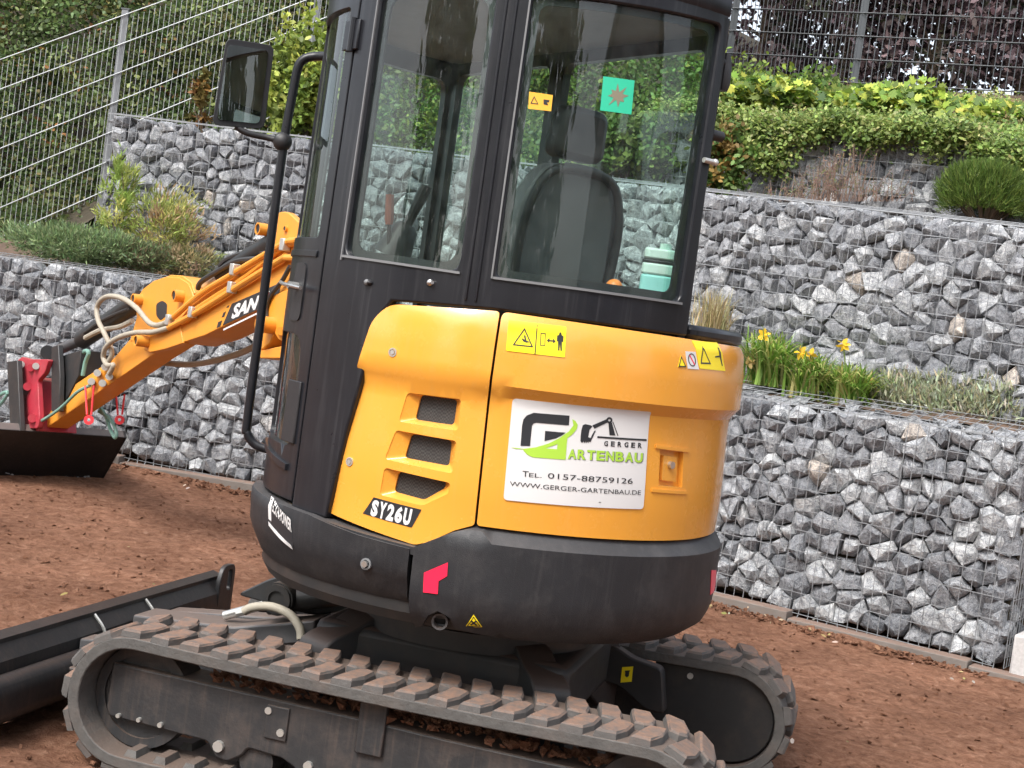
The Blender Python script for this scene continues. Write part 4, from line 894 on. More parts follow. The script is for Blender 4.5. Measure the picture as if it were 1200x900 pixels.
MB().tube(spath([UC(.79, .08, .375), UC(.76, .08, .395), UC(.69, .08, .41), UC(.62, .08, .395), UC(.575, .09, .36), UC(.56, .10, .325)]), .0155, 10).build('hydraulic_hose', M_HOSE, bl, smooth=60)
MB().cyl(UC(.815, .08, .364), UC(.79, .08, .375), .013, 8).build('hose_fitting', M_ZINC, bl)

# --- boom, arm, bucket (plane of the boom: b = B0)
B0 = -.03
def az(x, y, b):
    d = ray(x, y); o = CPOS.xy-MC; t = (b-o.dot(FL.xy))/d.xy.dot(FL.xy); P = CPOS+d*t; return (P.xy-MC).dot(FA.xy), P.z
def side_prism(name, px, b1, b0, mat, parent, rad=0, bev=.004):
    P = [az(*p, b1) for p in px]; P = roundpoly(P, rad) if rad else P
    return MB().prism(P, lambda a, z: W(a, b1, z), lambda a, z: W(a, b0, z)).build(name, mat, parent, bevel=bev, smooth=35)
def onb(x, y, b): a, z = az(x, y, b); return W(a, b, z)
def grp(name): o = bpy.data.objects.new(name, None); COL.objects.link(o); o.parent = EX; return o
boom = grp('boom'); bn = B0+.09; bf = B0-.09
side_prism('boom_beam', [(366, 285), (330, 292), (318, 298), (262, 325), (228, 352), (207, 378), (205, 393), (212, 402), (240, 393), (303, 362), (366, 335)], bn, bf, M_ORANGE2, boom)
side_prism('boom_fork', [(210, 374), (172, 391), (164, 400), (168, 410), (176, 413), (194, 409), (214, 402)], bn+.006, bn-.03, M_ORANGE2, boom, bev=.004)
side_prism('boom_fork', [(210, 374), (172, 391), (164, 400), (168, 410), (176, 413), (194, 409), (214, 402)], bf+.03, bf-.006, M_ORANGE2, boom)
side_prism('cylinder_bracket', [(316, 302), (321, 256), (327, 248), (337, 248), (354, 264), (362, 290)], bn+.002, bn-.03, M_ORANGE2, boom, .03)
side_prism('cylinder_bracket', [(316, 302), (321, 256), (327, 248), (337, 248), (354, 264), (362, 290)], bf+.03, bf, M_ORANGE2, boom, .03)
side_prism('swing_bracket', [(304, 352), (372, 325), (372, 395), (334, 402), (326, 398), (321, 390), (316, 402), (303, 413), (302, 414)], bn+.012, bf-.02, M_ORANGE2, boom, bev=.006)
side_prism('bracket_lip', [(300, 412), (336, 404), (372, 396), (372, 408), (332, 420), (304, 420)], bn+.012, bf-.05, M_ORANGE2, boom)
def shaded_bore(x, y, b, r=.03, ln=.05, mat=M_ORANGE2, core=M_DARK, parent=boom):
    p = onb(x, y, b); r *= 1.05; MB().ring(p-FL*ln*.6, p+FL*ln*.6, r, r*.78).build('pin_boss', mat, parent); MB().cyl(p-FL*ln*.6, p+FL*ln*.5, r*.77).build('shaded_bore', core, parent)  # dark core stands in for the shade inside the hollow boss
shaded_bore(315, 381, bn+.03, .034, .08); shaded_bore(168, 400, bn+.03, .027, .07); shaded_bore(309, 269, B0+.05, .026, .05); shaded_bore(335, 268, bn+.006, .012, .012)
MB().cyl(onb(329, 388, bn+.01), onb(329, 388, bn+.035), .018, 10).build('bracket_bolt', M_ORANGE2, boom)
# name plate on the boom
def bplate(name, px, mat, d=.0015, parent=boom): return MB().prism([az(*p, bn) for p in px], lambda a, z: W(a, bn+.0005, z), lambda a, z: W(a, bn+d, z)).build(name, mat, parent, smooth=None)
bplate('name_plate', [(261, 381.5), (272, 356), (330, 331), (326, 352)], M_BLKPR)
for q in ([(254, 384.5), (256, 377.5), (260.5, 375.5), (258.5, 382.5)], [(260, 372), (262, 366.5), (265, 365), (263, 371)], [(265.5, 361), (267, 358.5), (269, 357.6), (268, 360)]): bplate('plate_square', q, M_BLKPR)
v, f = textmesh('SANY', .05, .25); q = [(271.5, 374.5), (314, 357), (317, 341), (273.5, 358)]
def bq(x, y): return [(q[0][i]*(1-x)+q[1][i]*x)*(1-y)+(q[3][i]*(1-x)+q[2][i]*x)*y for i in (0, 1)]
MB().add([W(az(*bq(*p), bn)[0], bn+.003, az(*bq(*p), bn)[1]) for p in v], f).build('lettering', M_WHITE, boom, smooth=None, recalc=False)
bplate('white_stripe', [(262, 385.5), (326, 354.5), (326, 356.5), (262, 387.5)], M_WHITE)
# arm
arm = grp('arm'); an, af = B0+.062, B0-.062
side_prism('arm_beam', [(50, 500), (68, 464), (133, 420), (152, 398), (200, 392), (207, 398), (177, 417), (67, 493), (52, 503)], an, af, M_ORANGE2, arm)
head = [(152, 400), (160, 372), (159, 352), (167, 339), (180, 329), (195, 324), (210, 325), (221, 332), (226, 345), (226, 362), (214, 384), (200, 396)]
side_prism('arm_head_plate', head, an+.003, an-.022, M_ORANGE2, arm); side_prism('arm_head_plate', head, af+.022, af-.003, M_ORANGE2, arm)
side_prism('head_cap', [(190, 326), (200, 322), (214, 323), (224, 331), (228, 344), (226, 345), (221, 333), (210, 326)], an, af, M_ORANGE2, arm)
shaded_bore(162, 351, an+.02, .026, .05, parent=arm); shaded_bore(210, 347, an+.02, .028, .05, parent=arm)
side_prism('head_hole', roundpoly([(183, 356), (190, 352), (196, 356), (195, 370), (188, 376), (183, 370)], 3), an+.004, an+.0035, M_DARK, arm, bev=0)
# cylinders
cy = grp('arm_cylinder'); MB().tube([onb(360, 262, B0), onb(262, 322, B0)], .05, 18).build('barrel', M_BLK, cy); MB().tube([onb(262, 322, B0), onb(214, 347, B0)], .026, 14).build('rod', M_STEEL, cy)
MB().tube(spath([onb(305, 303, B0+.05), onb(278, 306, B0+.06), onb(255, 318, B0+.06), onb(236, 330, B0+.06), onb(232, 338, B0+.05)]), .013, 8).build('hose', M_HOSEB, cy)
MB().tube(spath([onb(312, 296, B0+.03), onb(290, 296, B0+.03), onb(268, 303, B0+.04), onb(258, 312, B0+.04)]), .013, 8).build('hose', M_HOSEB, cy)
cy = grp('bucket_cylinder'); MB().tube([onb(165, 352, B0), onb(97, 398, B0)], .052, 18).build('barrel', M_BLK, cy); MB().tube([onb(97, 398, B0), onb(60, 414, B0)], .030, 14).build('rod', M_GREYST, cy)
MB().cyl(onb(56, 413, B0+.10), onb(56, 413, B0-.10), .042).build('rod_eye', M_BLK, cy)
MB().tube(spath([onb(155, 376, B0+.06), onb(140, 383, B0+.06), onb(118, 387, B0+.06), onb(100, 396, B0+.06)]), .014, 8).build('steel_line', M_HOSE, cy)
MB().tube(spath([onb(150, 362, B0+.055), onb(120, 375, B0+.055), onb(99, 390, B0+.055)]), .008, 8).build('black_line', M_HOSEB, cy)
side_prism('tipping_link', [(60, 407), (68, 404), (70, 440), (69, 482), (60, 482)], B0+.11, B0+.08, M_BLK, cy)
side_prism('tipping_link', [(60, 407), (68, 404), (70, 440), (69, 482), (60, 482)], B0-.08, B0-.11, M_BLK, cy)
side_prism('tipping_lever', [(62, 420), (95, 410), (92, 440), (78, 468), (66, 470)], B0+.07, B0-.07, M_BLK, cy)
# yellow pressure lines on the boom and their hoses
pp = grp('pressure_lines'); pb = bn+.022
MB().tube(spath([onb(366, 279, pb), onb(345, 282, pb), onb(330, 287, pb), onb(268, 324, pb), onb(236, 344, pb), onb(204, 371, pb)]), .0145, 10).build('steel_pipe', M_ORANGE2, pp)
MB().tube(spath([onb(366, 304, pb), onb(336, 302, pb), onb(328, 305, pb), onb(258, 349, pb), onb(226, 369, pb), onb(198, 384, pb)]), .0145, 10).build('steel_pipe', M_ORANGE2, pp)
MB().tube(spath([onb(352, 285, pb-.01), onb(332, 290, pb-.01), onb(290, 323, pb-.015), onb(255, 346, pb-.015), onb(222, 367, pb-.01)]), .012, 8).build('steel_pipe', M_ORANGE2, pp)
for x, y in ((275, 316), (272, 337), (226, 366), (199, 375), (334, 287)): MB().box(onb(x, y, pb), FA*.02, FL*.018, FZ*.026).build('pipe_clamp', M_ZINC, pp, bevel=.004)
MB().tube(spath([onb(204, 371, pb), onb(190, 380, pb), onb(176, 379, pb+.01), onb(160, 361, pb+.03), onb(142, 349, pb+.04), onb(124, 348, pb+.04), onb(114, 359, pb+.04), onb(115, 375, pb+.04), onb(122, 390, pb+.03), onb(129, 405, pb+.01), onb(131, 416, pb), onb(126, 425, pb)], 8), .0135, 10).build('hose', M_HOSE, pp, smooth=60)
MB().tube(spath([onb(198, 384, pb), onb(180, 389, pb+.01), onb(158, 390, pb+.02), onb(138, 396, pb+.03), onb(125, 406, pb+.03), onb(121, 418, pb+.02), onb(126, 428, pb+.01), onb(133, 428, pb), onb(128, 438, pb)], 8), .0135, 10).build('hose', M_HOSE, pp, smooth=60)
MB().tube(spath([onb(340, 312, pb), onb(330, 330, pb), onb(318, 345, pb), onb(312, 362, pb), onb(313, 378, pb)]), .010, 8).build('hose', M_HOSEB, pp)
MB().box(onb(310, 355, pb+.01), FA*.012, FL*.012, FZ*.045).build('red_sleeve', M_RED, pp)
MB().tube(spath([onb(345, 372, bf-.02), onb(300, 405, bf-.05), onb(262, 420, bf-.06), onb(225, 427, bf-.05), onb(190, 425, bf-.02)]), .016, 8).build('hose', M_HOSE, pp, smooth=60)
for x, y in ((123, 430), (114, 437), (128, 441), (107, 447), (120, 449)): MB().cyl(onb(x, y, an+.005), onb(x, y, an+.045), .020, 10).build('hose_coupling', M_ZINC, pp)
MB().tube(spath([onb(-20, 503, an+.06), onb(20, 503, an+.06), onb(45, 495, an+.06), onb(70, 479, an+.05), onb(90, 460, an+.04), onb(105, 452, an+.03)]), .009, 8).build('cable', M_HOSEG, pp)
MB().tube(spath([onb(-5, 480, an+.10), onb(5, 468, an+.1), onb(9, 460, an+.1), onb(3, 461, an+.1), onb(-6, 468, an+.1)]), .011, 8).build('cable', M_HOSEG, pp)
MB().tube(spath([onb(118, 478, af-.05), onb(124, 488, af-.05), onb(130, 505, af-.05), onb(135, 513, af-.05), onb(136, 505, af-.05), onb(128, 490, af-.05), onb(116, 482, af-.05)]), .010, 8).build('cable', M_HOSEG, pp)
MB().tube(spath([onb(97, 440, an-.01), onb(100, 425, an-.01), onb(104, 413, an-.01), onb(98, 413, an-.01), onb(94, 430, an-.01)]), .012, 8).build('cable', M_HOSEG, pp)
for x, y0, y1, b_ in ((104, 452, 492, an+.04), (140, 462, 492, af-.06)):
    k = grp('retaining_strap'); MB().tube([onb(x-4, y0, b_), onb(x-2, y1-6, b_)], .006, 6).tube([onb(x+6, y0, b_), onb(x+3, y1-6, b_)], .006, 6).build('strap', M_REDR, k)
    MB().ring(onb(x, y1, b_-.01), onb(x, y1, b_+.02), .026, .009).build('ring', M_REDR, k)
# coupler and grading bucket
cp = grp('quick_coupler')
red = [(18, 424), (26, 418), (36, 421), (57, 421), (52, 437), (44, 446), (46, 490), (44, 502), (30, 502), (26, 470)]
side_prism('coupler_plate', red, B0+.14, B0+.11, M_RED, cp, .02); side_prism('coupler_plate', red, B0-.11, B0-.14, M_RED, cp, .02)
side_prism('coupler_body', [(24, 440), (44, 446), (46, 505), (28, 505)], B0+.11, B0-.11, M_RED, cp)
for x, y, r_ in ((36, 431, .022), (42, 429, .020), (32, 453, .024), (38, 490, .026), (25, 427, .02)): MB().cyl(onb(x, y, B0+.135), onb(x, y, B0+.16), r_, 12).build('coupler_bolt', M_RED if r_ > .021 else M_ZINC, cp)
bk = grp('bucket')
side_prism('bucket_ear', [(8, 424), (20, 422), (24, 505), (12, 506)], B0+.20, B0+.17, M_BLK, bk); side_prism('bucket_ear', [(44, 450), (60, 440), (60, 506), (46, 506)], B0-.15, B0-.18, M_BLK, bk)
bb = -.47; zb_ = az(118, 567, bb)[1]
bp_ = [az(*p, bb) for p in ((147, 505), (149, 513), (118, 567), (111, 567), (88, 545), (84, 515), (96, 503))]
MB().prism(bp_, lambda a, z: W(a, bb, z), lambda a, z: W(a, bb+.02, z)).build('bucket_side', M_BLADE, bk, bevel=.003)
MB().prism(bp_, lambda a, z: W(a, bb+.94, z), lambda a, z: W(a, bb+.96, z)).build('bucket_side', M_BLADE, bk, bevel=.003)
A_ = [az(*p, bb) for p in ((147, 505), (149, 513), (118, 567))]
th = .016
MB().prism([A_[1], A_[2], (A_[2][0]+.02, A_[2][1]), (A_[1][0]+.02, A_[1][1])], lambda a, z: W(a, bb, z), lambda a, z: W(a, bb+.96, z)).build('bucket_back', M_BLADE, bk, bevel=.003)
ab = az(96, 503, bb); MB().prism([A_[0], A_[1], (ab[0], ab[1]-.03), ab], lambda a, z: W(a, bb, z), lambda a, z: W(a, bb+.96, z)).build('bucket_top', M_GREYST, bk, bevel=.006)
MB().prism([(A_[2][0]-.004, A_[2][1]+.035), (A_[2][0]-.004, A_[2][1]), (A_[2][0]+.30, A_[2][1]-.01), (A_[2][0]+.30, A_[2][1]+.02)], lambda a, z: W(a, bb, z), lambda a, z: W(a, bb+.96, z)).build('cutting_edge', M_GREYST, bk)
dirt = MB()
for i in range(60):
    b_ = random.choice([random.uniform(bb+.05, bb+.32), random.uniform(bb+.5, bb+.75)]); r_ = random.uniform(.012, .03); c = W(A_[2][0]-.012-random.uniform(0, .02), b_, A_[2][1]+.045+r_*.3)
    dirt.hull([c+Vector((random.uniform(-1, 1), random.uniform(-1, 1), random.uniform(-.8, .8)))*r_ for _ in range(9)])
tag(dirt.build('gravel_on_edge', M_STONE, bk, smooth=None), kind='stuff')

# things lying in the cab
cl = at(770, 330, 4.40); cz = 1.605
jug = empty('canister', (cl.x, cl.y, cz), 'turquoise plastic canister standing behind the right of the rear window', 'canister')
e1 = Vector((math.cos(R(-4)), math.sin(R(-4)), 0)); e2_ = Vector((-e1.y, e1.x, 0))
def jp(w, z0, z1, name, mat): 
    pr = roundpoly([(-w, -.035), (w, -.035), (w, .035), (-w, .035)], .02); MB().prism(pr, lambda x, y: Vector((cl.x, cl.y, z0))+e1*x+e2_*y, lambda x, y: Vector((cl.x, cl.y, z1))+e1*x+e2_*y).build(name, mat, jug, bevel=.006, smooth=50)
jp(.052, cz, cz+.080, 'lower_body', M_CANB); jp(.052, cz+.0805, cz+.115, 'upper_body', M_CANT); jp(.0530, cz+.1155, cz+.127, 'band', M_DARK); jp(.050, cz+.1275, cz+.160, 'shoulder', M_CANT)
MB().cyl((cl.x+.012, cl.y, cz+.160), (cl.x+.012, cl.y, cz+.178), .018, 14).build('cap', M_CANT, jug)
ob = at(721, 326, 4.36); b = MB().ball((ob.x, ob.y, 1.632), .026, 14, 10, sz=(0, 0, .95)); b.box((ob.x-.02, ob.y, 1.613), (.03, 0, 0), (0, .015, 0), (0, 0, .006))
tag(b.build('orange_cap', M_AMBER, loc=(ob.x, ob.y, 1.605), smooth=60), 'rounded orange plastic object lying behind the rear window beside the canister', 'cap')
# ================================================================== PLANTS, FENCES
T_OVAL = np.array([(0, 0), (.28, .30), (.22, .72), (0, 1.0), (-.22, .72), (-.28, .30)])
T_NARROW = np.array([(0, 0), (.10, .35), (0, 1.0), (-.10, .35)])
T_NEEDLE = np.array([(-.03, 0), (.03, 0), (0, 1.0)])
T_LOBED = np.array([(0, 0), (.30, .10), (.48, .38), (.28, .42), (.36, .75), (.12, .68), (0, 1.0), (-.12, .68), (-.36, .75), (-.28, .42), (-.48, .38), (-.30, .10)])
def leaf_obj(name, C, size, col, tmpl, parent=None, loc=None, up=.5, axis=None, mat=None, fold=.10, droop=0):
    """many leaf-sized faces: C centres, size, col per leaf; axis = preferred growing direction per leaf"""
    C = np.asarray(C, float); n = len(C); k = len(tmpl)
    nrm = rng.normal(size=(n, 3)); nrm /= np.linalg.norm(nrm, axis=1)[:, None]; nrm[:, 2] += up; nrm[:, 1] -= up*.6; nrm /= np.linalg.norm(nrm, axis=1)[:, None]
    ax = rng.normal(size=(n, 3))
    if axis is not None: ax = np.asarray(axis)+ax*.35
    if axis is None: ax -= nrm*(ax*nrm).sum(1)[:, None]
    else: nrm -= ax*(ax*nrm).sum(1)[:, None]/(ax*ax).sum(1)[:, None]; nrm /= np.linalg.norm(nrm, axis=1)[:, None]+1e-9
    ax /= np.linalg.norm(ax, axis=1)[:, None]; sd_ = np.cross(ax, nrm); s = np.asarray(size)[:, None]
    V = np.zeros((n, k, 3))
    for i, (x, y) in enumerate(tmpl): V[:, i] = C+s*(sd_*x+ax*y+nrm*(fold*abs(x)*2-droop*y*y))
    off = rootloc(parent) if parent is not None else Vector(loc)
    V -= np.array(off)
    me = bpy.data.meshes.new(name); me.vertices.add(n*k); me.vertices.foreach_set('co', V.ravel())
    me.loops.add(n*k); me.loops.foreach_set('vertex_index', np.arange(n*k)); me.polygons.add(n)
    me.polygons.foreach_set('loop_start', np.arange(n)*k); me.polygons.foreach_set('loop_total', np.full(n, k)); me.update()
    at_ = me.color_attributes.new('tone', 'FLOAT_COLOR', 'POINT'); cc = np.ones((n, k, 4)); cc[:, :, :3] = np.clip(np.asarray(col), 0, 1)[:, None, :]; at_.data.foreach_set('color', cc.ravel())
    return link(name, me, mat or M_LEAF, parent, off if parent is None else None)
def tones(n, base, var=.35, hue=.15, w=None):
    b = np.array(base, float); idx = rng.choice(len(b), n, p=w); c = b[idx]*(1+rng.uniform(-var, var, (n, 1))); return np.clip(c*(1+rng.uniform(-hue, hue, (n, 3))), .004, 1)
def blob(c, r, n, shell=.55, lump=.3, seed=0, zmin=-1):
    d = rng.normal(size=(n, 3)); d /= np.linalg.norm(d, axis=1)[:, None]; d[:, 2] = np.where(d[:, 2] < zmin, -d[:, 2], d[:, 2])
    q = shell+(1-shell)*rng.random(n)**.6
    L = np.array([1+lump*noise.noise(Vector(x)*2.3+Vector((seed, seed*.7, 0)))+lump*.6*noise.noise(Vector(x)*5+Vector((0, seed, 3))) for x in d])
    return np.asarray(c)+d*(q*L)[:, None]*np.asarray(r), d
def twigs(parent, base, tips, r=.012, mat=None):
    b = MB(); base = Vector(base)
    for t in tips: t = Vector(t); m_ = base.lerp(t, .5)+Vector((random.uniform(-.1, .1), random.uniform(-.1, .1), random.uniform(0, .1)))*(t-base).length; b.tube([base, m_, t], [r, r*.7, r*.3], 5)
    tag(b.build('stems', mat or M_BARK, parent, smooth=60), kind='stuff')
def shrub(name, label, cat, base, centre, rad, n, size, pal, tmpl=T_OVAL, w=None, group=None, up=.5, shell=.35, lump=.35, axisup=None, seed=0, nst=9, var=.35, cl=True):
    root = tag(empty(name, base, label, cat, group), kind='thing')
    if cl:                              # leaves sit in sprays
        k = max(12, n//28); cc, d = blob(centre, rad, k, shell, lump, seed); C = np.repeat(cc, 28, 0)+rng.normal(size=(k*28, 3))*np.asarray(rad)*.11; dd = np.repeat(d, 28, 0); ct = np.repeat(tones(k, pal, .25, .08, w), 28, 0); m_ = k*28
        col = ct*(1+rng.uniform(-var, var, (m_, 1)))
    else: C, dd = blob(centre, rad, n, shell, lump, seed); m_ = n; col = tones(n, pal, var, .12, w)
    ax = None if axisup is None else dd*(1-axisup)+np.array((0, 0, axisup))
    leaf_obj('foliage', C, rng.uniform(.7, 1.25, m_)*size, col, tmpl, root, up=up, axis=ax)
    tips, _ = blob(centre, np.asarray(rad)*.75, nst, .6, .2, seed); twigs(root, base, tips, r=max(.006, .02*max(rad)))
    return root
G_DK = [(.065, .105, .036), (.10, .15, .052), (.15, .20, .070), (.22, .24, .095)]
G_MID = [(.085, .155, .035), (.13, .21, .05), (.19, .25, .065)]
G_YEL = [(.22, .32, .05), (.34, .42, .06), (.46, .50, .09), (.16, .25, .05), (.12, .20, .05)]
# mesh fence climbing the bank on the left
FY = 11.2
fen = tag(empty('wire_fence', at(-60, 300, FY), 'galvanised wire mesh fence climbing the bank on the left in front of the hedge', 'fence'), kind='thing')
def fy(i, x): return 70+34.7*i-(.36+.085*i/6)*x
w = MB()
for i in range(7):
    for o in (-.012, .012): w.tube([at(x, fy(i, x), FY+o) for x in (-80, 430)], .0045 if o < 0 else .0035, 5, cap=False)
w.build('horizontal_wires', M_FENCE, fen, smooth=60)
w = MB(); x = -80
while x < 430:
    a, b_ = at(x, fy(6, x), FY), at(x, fy(6, x), FY); t = at(x, fy(0, x), FY); dx = (a-t); h = t.z-a.z+.05
    w.tube([a-Vector((0, 0, .04)), a+Vector((0, 0, h))], .0022, 4, cap=False); x += 6.4
w.build('vertical_wires', M_FENCE, fen, smooth=60)
for x in (121, 357, -115):
    p = at(x, fy(6, x), FY+.04); t = at(x, fy(0, x), FY+.04); h = t.z-p.z+.12; ps = MB().box(p+Vector((0, 0, h/2-.15)), (.026, 0, 0), (0, .02, 0), (0, 0, h/2+.15)).build('post', M_POST, fen, bevel=.004)
    MB().box(p+Vector((0, 0, h+.004)), (.033, 0, 0), (0, .023, 0), (0, 0, .006)).build('post_cap', M_ANTH, ps)
# hedge behind it: sprays of leaves with shadowed hollows, then on along the upper wall behind the cab
def hedge(name, label, xs, yf, zf, depth, n, size, pal, w=None, lean=.25, seed=1, group=None, up=.5):
    root = tag(empty(name, (sum(xs)/2, yf(sum(xs)/2), zf(sum(xs)/2)[0]), label, 'hedge', group), kind='thing')
    k = n//34; X = rng.uniform(*xs, k); Cc = []
    for x in X:
        z0, z1 = zf(x); t = random.random(); z = z0+(z1-z0)*t
        dpt = depth*(.5+.9*noise.noise(Vector((x*1.4+seed, z*1.6, seed)))+.4*noise.noise(Vector((x*4, z*4, seed))))+random.uniform(0, .35)*depth
        Cc.append((x, yf(x)+lean*(z-z0)+dpt, z))
    Cc = np.array(Cc); C = np.repeat(Cc, 34, 0)+rng.normal(size=(k*34, 3))*(.085, .07, .075)
    col = np.repeat(tones(k, pal, .3, .1, w), 34, 0)*(1+rng.uniform(-.35, .35, (k*34, 1)))
    leaf_obj('foliage', C, rng.uniform(.6, 1.25, k*34)*size, col, T_OVAL, root, up=up)
    b = MB()
    for i in range(46):
        x = random.uniform(*xs); z0, z1 = zf(x); p = Vector((x, yf(x)+.45, z0-.2)); q = Vector((x+random.uniform(-.5, .5), yf(x)+random.uniform(.1, .9)+lean*(z1-z0), z0+(z1-z0)*random.uniform(.4, 1))); b.tube([p, p.lerp(q, .5)+Vector((random.uniform(-.15, .15), 0, .1)), q], [.016, .011, .005], 5)
    tag(b.build('branches', M_BARK, root, smooth=60), kind='stuff'); return root
hedge('hedge', 'dense ivy green hedge behind the sloping fence on the left', (-6.8, -1.4), lambda x: 11.4, lambda x: (1.45+.45*max(0, x+4.3), 5.9), .45, 150000, .047, G_DK+[(.16, .14, .05), (.20, .11, .04)], [.26, .28, .22, .16, .06, .02], seed=1)
hedge('hedge', 'green hedge above the upper gabion wall seen through the cab windows', (-1.6, 2.1), lambda x: 11.05-.12*x-(.25*max(0, x-.5)), lambda x: (2.45, 5.6 if x < 1.1 else 3.6), .4, 76000, .046, G_MID+[(.24, .30, .05)], [.3, .35, .25, .1], seed=4)
shrub('shrub', 'bright yellow green shrub right of the mirror above the wall', 'shrub', at(352, 175, 10.95), at(356, 104, 10.95), (.30, .22, .46), 5200, .055, [(.24, .32, .06), (.36, .42, .09), (.16, .22, .05)], seed=2)
shrub('shrub', 'small shrub with orange brown leaves left of the mirror', 'shrub', at(238, 160, 11.0), at(236, 118, 11.0), (.09, .1, .18), 240, .06, [(.28, .15, .05), (.20, .10, .04), (.12, .10, .03)], seed=5)
shrub('shrub', 'dark green shrub above the upper wall seen through the rear window', 'shrub', at(735, 215, 10.7), at(735, 178, 10.75), (.42, .2, .26), 5200, .046, G_MID, seed=17)
# planting on the left terrace
tb = lambda x, y, Y: at(x, y, Y)
shrub('juniper', 'low spreading grey green juniper on the left terrace edge', 'juniper', at(100, 300, 10.0), at(98, 289, 10.0), (.56, .26, .13), 11000, .045, [(.19, .27, .12), (.26, .34, .16), (.13, .19, .09)], T_NARROW, seed=3, axisup=.5, shell=.3, cl=False)
shrub('juniper', 'low juniper patch under the light green shrub', 'juniper', at(160, 306, 10.0), at(165, 300, 10.0), (.22, .18, .10), 3500, .04, [(.12, .17, .08), (.18, .19, .10), (.22, .17, .10)], T_NARROW, seed=6, axisup=.5, cl=False)
shrub('shrub', 'tall light green narrow-leaved shrub at the corner of the upper wall', 'shrub', at(135, 290, 10.2), at(138, 240, 10.2), (.13, .13, .33), 1300, .06, [(.24, .35, .08), (.32, .40, .10), (.42, .44, .14)], T_NARROW, seed=8, axisup=.6)
shrub('shrub', 'light green and yellow shrub on the left terrace beside the boom', 'shrub', at(195, 315, 10.2), at(190, 268, 10.2), (.30, .20, .25), 3000, .055, [(.34, .40, .11), (.48, .48, .16), (.26, .31, .09), (.44, .32, .18)], T_NARROW, seed=9, axisup=.5)
shrub('shrub', 'dry brownish undergrowth on the left terrace next to the boom head', 'shrub', at(225, 325, 10.1), at(222, 308, 10.1), (.22, .18, .13), 2200, .045, [(.32, .28, .14), (.42, .33, .19), (.24, .26, .11)], T_NARROW, seed=10, axisup=.4)

def hill_y(x, y): return None
# right: creeping ground cover on the bank and over the topmost wall
e3 = (W3C-W3B).normalized(); n3 = back(W3B, W3C, 1); L3 = (W3C-W3B).length
C = []; BK = []
for i in range(1250):
    s = random.uniform(-.3, L3); d = random.uniform(.0, 1)**1.3*2.1; p = W3B+e3*s+n3*d; z = 3.16-.15*s/L3+.30*min(d, 1.9)+.10*noise.noise(Vector((p.x*2.5, p.y*2.5, 0)))
    C.append((p.x, p.y, z)); BK.append(d > .3)
for i in range(900):
    s = random.uniform(0, L3); dn = (.10+.32*noise.noise(Vector((s*1.7, 0, 4)))+.22*noise.noise(Vector((s*6, 0, 8))))*random.random()**.8*1.3; dn = max(0, dn); p = W3B+e3*s-n3*random.uniform(.04, .14)
    C.append((p.x, p.y, 3.2-.15*s/L3-dn))
C = np.array(C); k = len(C); BK = np.array(BK+[False]*(k-len(BK))); brn = BK & (rng.random(k) < .33); C = np.repeat(C, 26, 0)+rng.normal(size=(k*26, 3))*(.06, .06, .035)
tn = tones(k, [(.22, .17, .09), (.30, .22, .13)], .3, .1)
col = np.repeat(np.where(brn[:, None], tn, tones(k, [(.12, .19, .05), (.20, .28, .07), (.30, .36, .11), (.42, .43, .18)], .25, .08, [.3, .35, .25, .1])), 26, 0)*(1+rng.uniform(-.3, .4, (k*26, 1)))
gc = leaf_obj('ground_cover', C, rng.uniform(.6, 1.2, k*26)*.034, col, T_OVAL, loc=(*W3B, 3.1), up=.9); tag(gc, 'small-leaved creeping ground cover spilling over the topmost wall', 'ground cover', kind='stuff')
def lobed(label, x, y, Y, rad, n, pal, seed): return shrub('perennial', label, 'perennial', at(x, y+25, Y), at(x, y, Y), rad, int(n*1.7), .078, pal, T_LOBED, up=1.1, shell=.55, lump=.3, seed=seed, nst=14, cl=False, group='yellow-green perennials on the bank')
lobed('large mound of yellow lobed leaves below the dark fence at the top right', 1068, 130, 10.35, (.52, .40, .16), 720, G_YEL, 11)
lobed('yellow green lobed plant beside the top of the cab on the right', 905, 112, 10.85, (.36, .3, .13), 420, G_YEL+[(.10, .17, .04)], 12)
lobed('yellow lobed plant at the right edge above the round pine', 1168, 146, 9.95, (.36, .3, .13), 380, G_YEL, 13)
lobed('green lobed plant left of the large yellow mound', 1010, 122, 10.6, (.26, .25, .12), 260, [(.08, .14, .04), (.12, .19, .04), (.2, .26, .05)], 14)
shrub('shrub', 'green ivy clump on the second terrace right beside the cab', 'shrub', at(848, 222, 9.9), at(845, 185, 9.9), (.20, .16, .26), 3000, .045, G_MID+[(.2, .14, .04)], seed=15)
# round mountain pine
pc = at(1152, 232, 9.0); pine = tag(empty('mountain_pine', at(1152, 280, 9.0), 'round dwarf mountain pine on the right terrace', 'pine'), kind='thing')
C, d = blob(pc, (.275, .26, .205), 15000, .45, .16, 21, -.5); leaf_obj('crown', C, rng.uniform(.7, 1.2, len(C))*.062, tones(len(C), [(.10, .17, .03), (.12, .19, .04), (.19, .26, .06), (.05, .09, .02)], .3, .1), T_NEEDLE*np.array((1.3, 1)), pine, axis=d*.6+np.array((0, 0, .75)), up=.2)
tp, _ = blob(pc, (.24, .2, .14), 24, .7, .1, 3, 0); twigs(pine, at(1152, 275, 9.0), tp, .012)
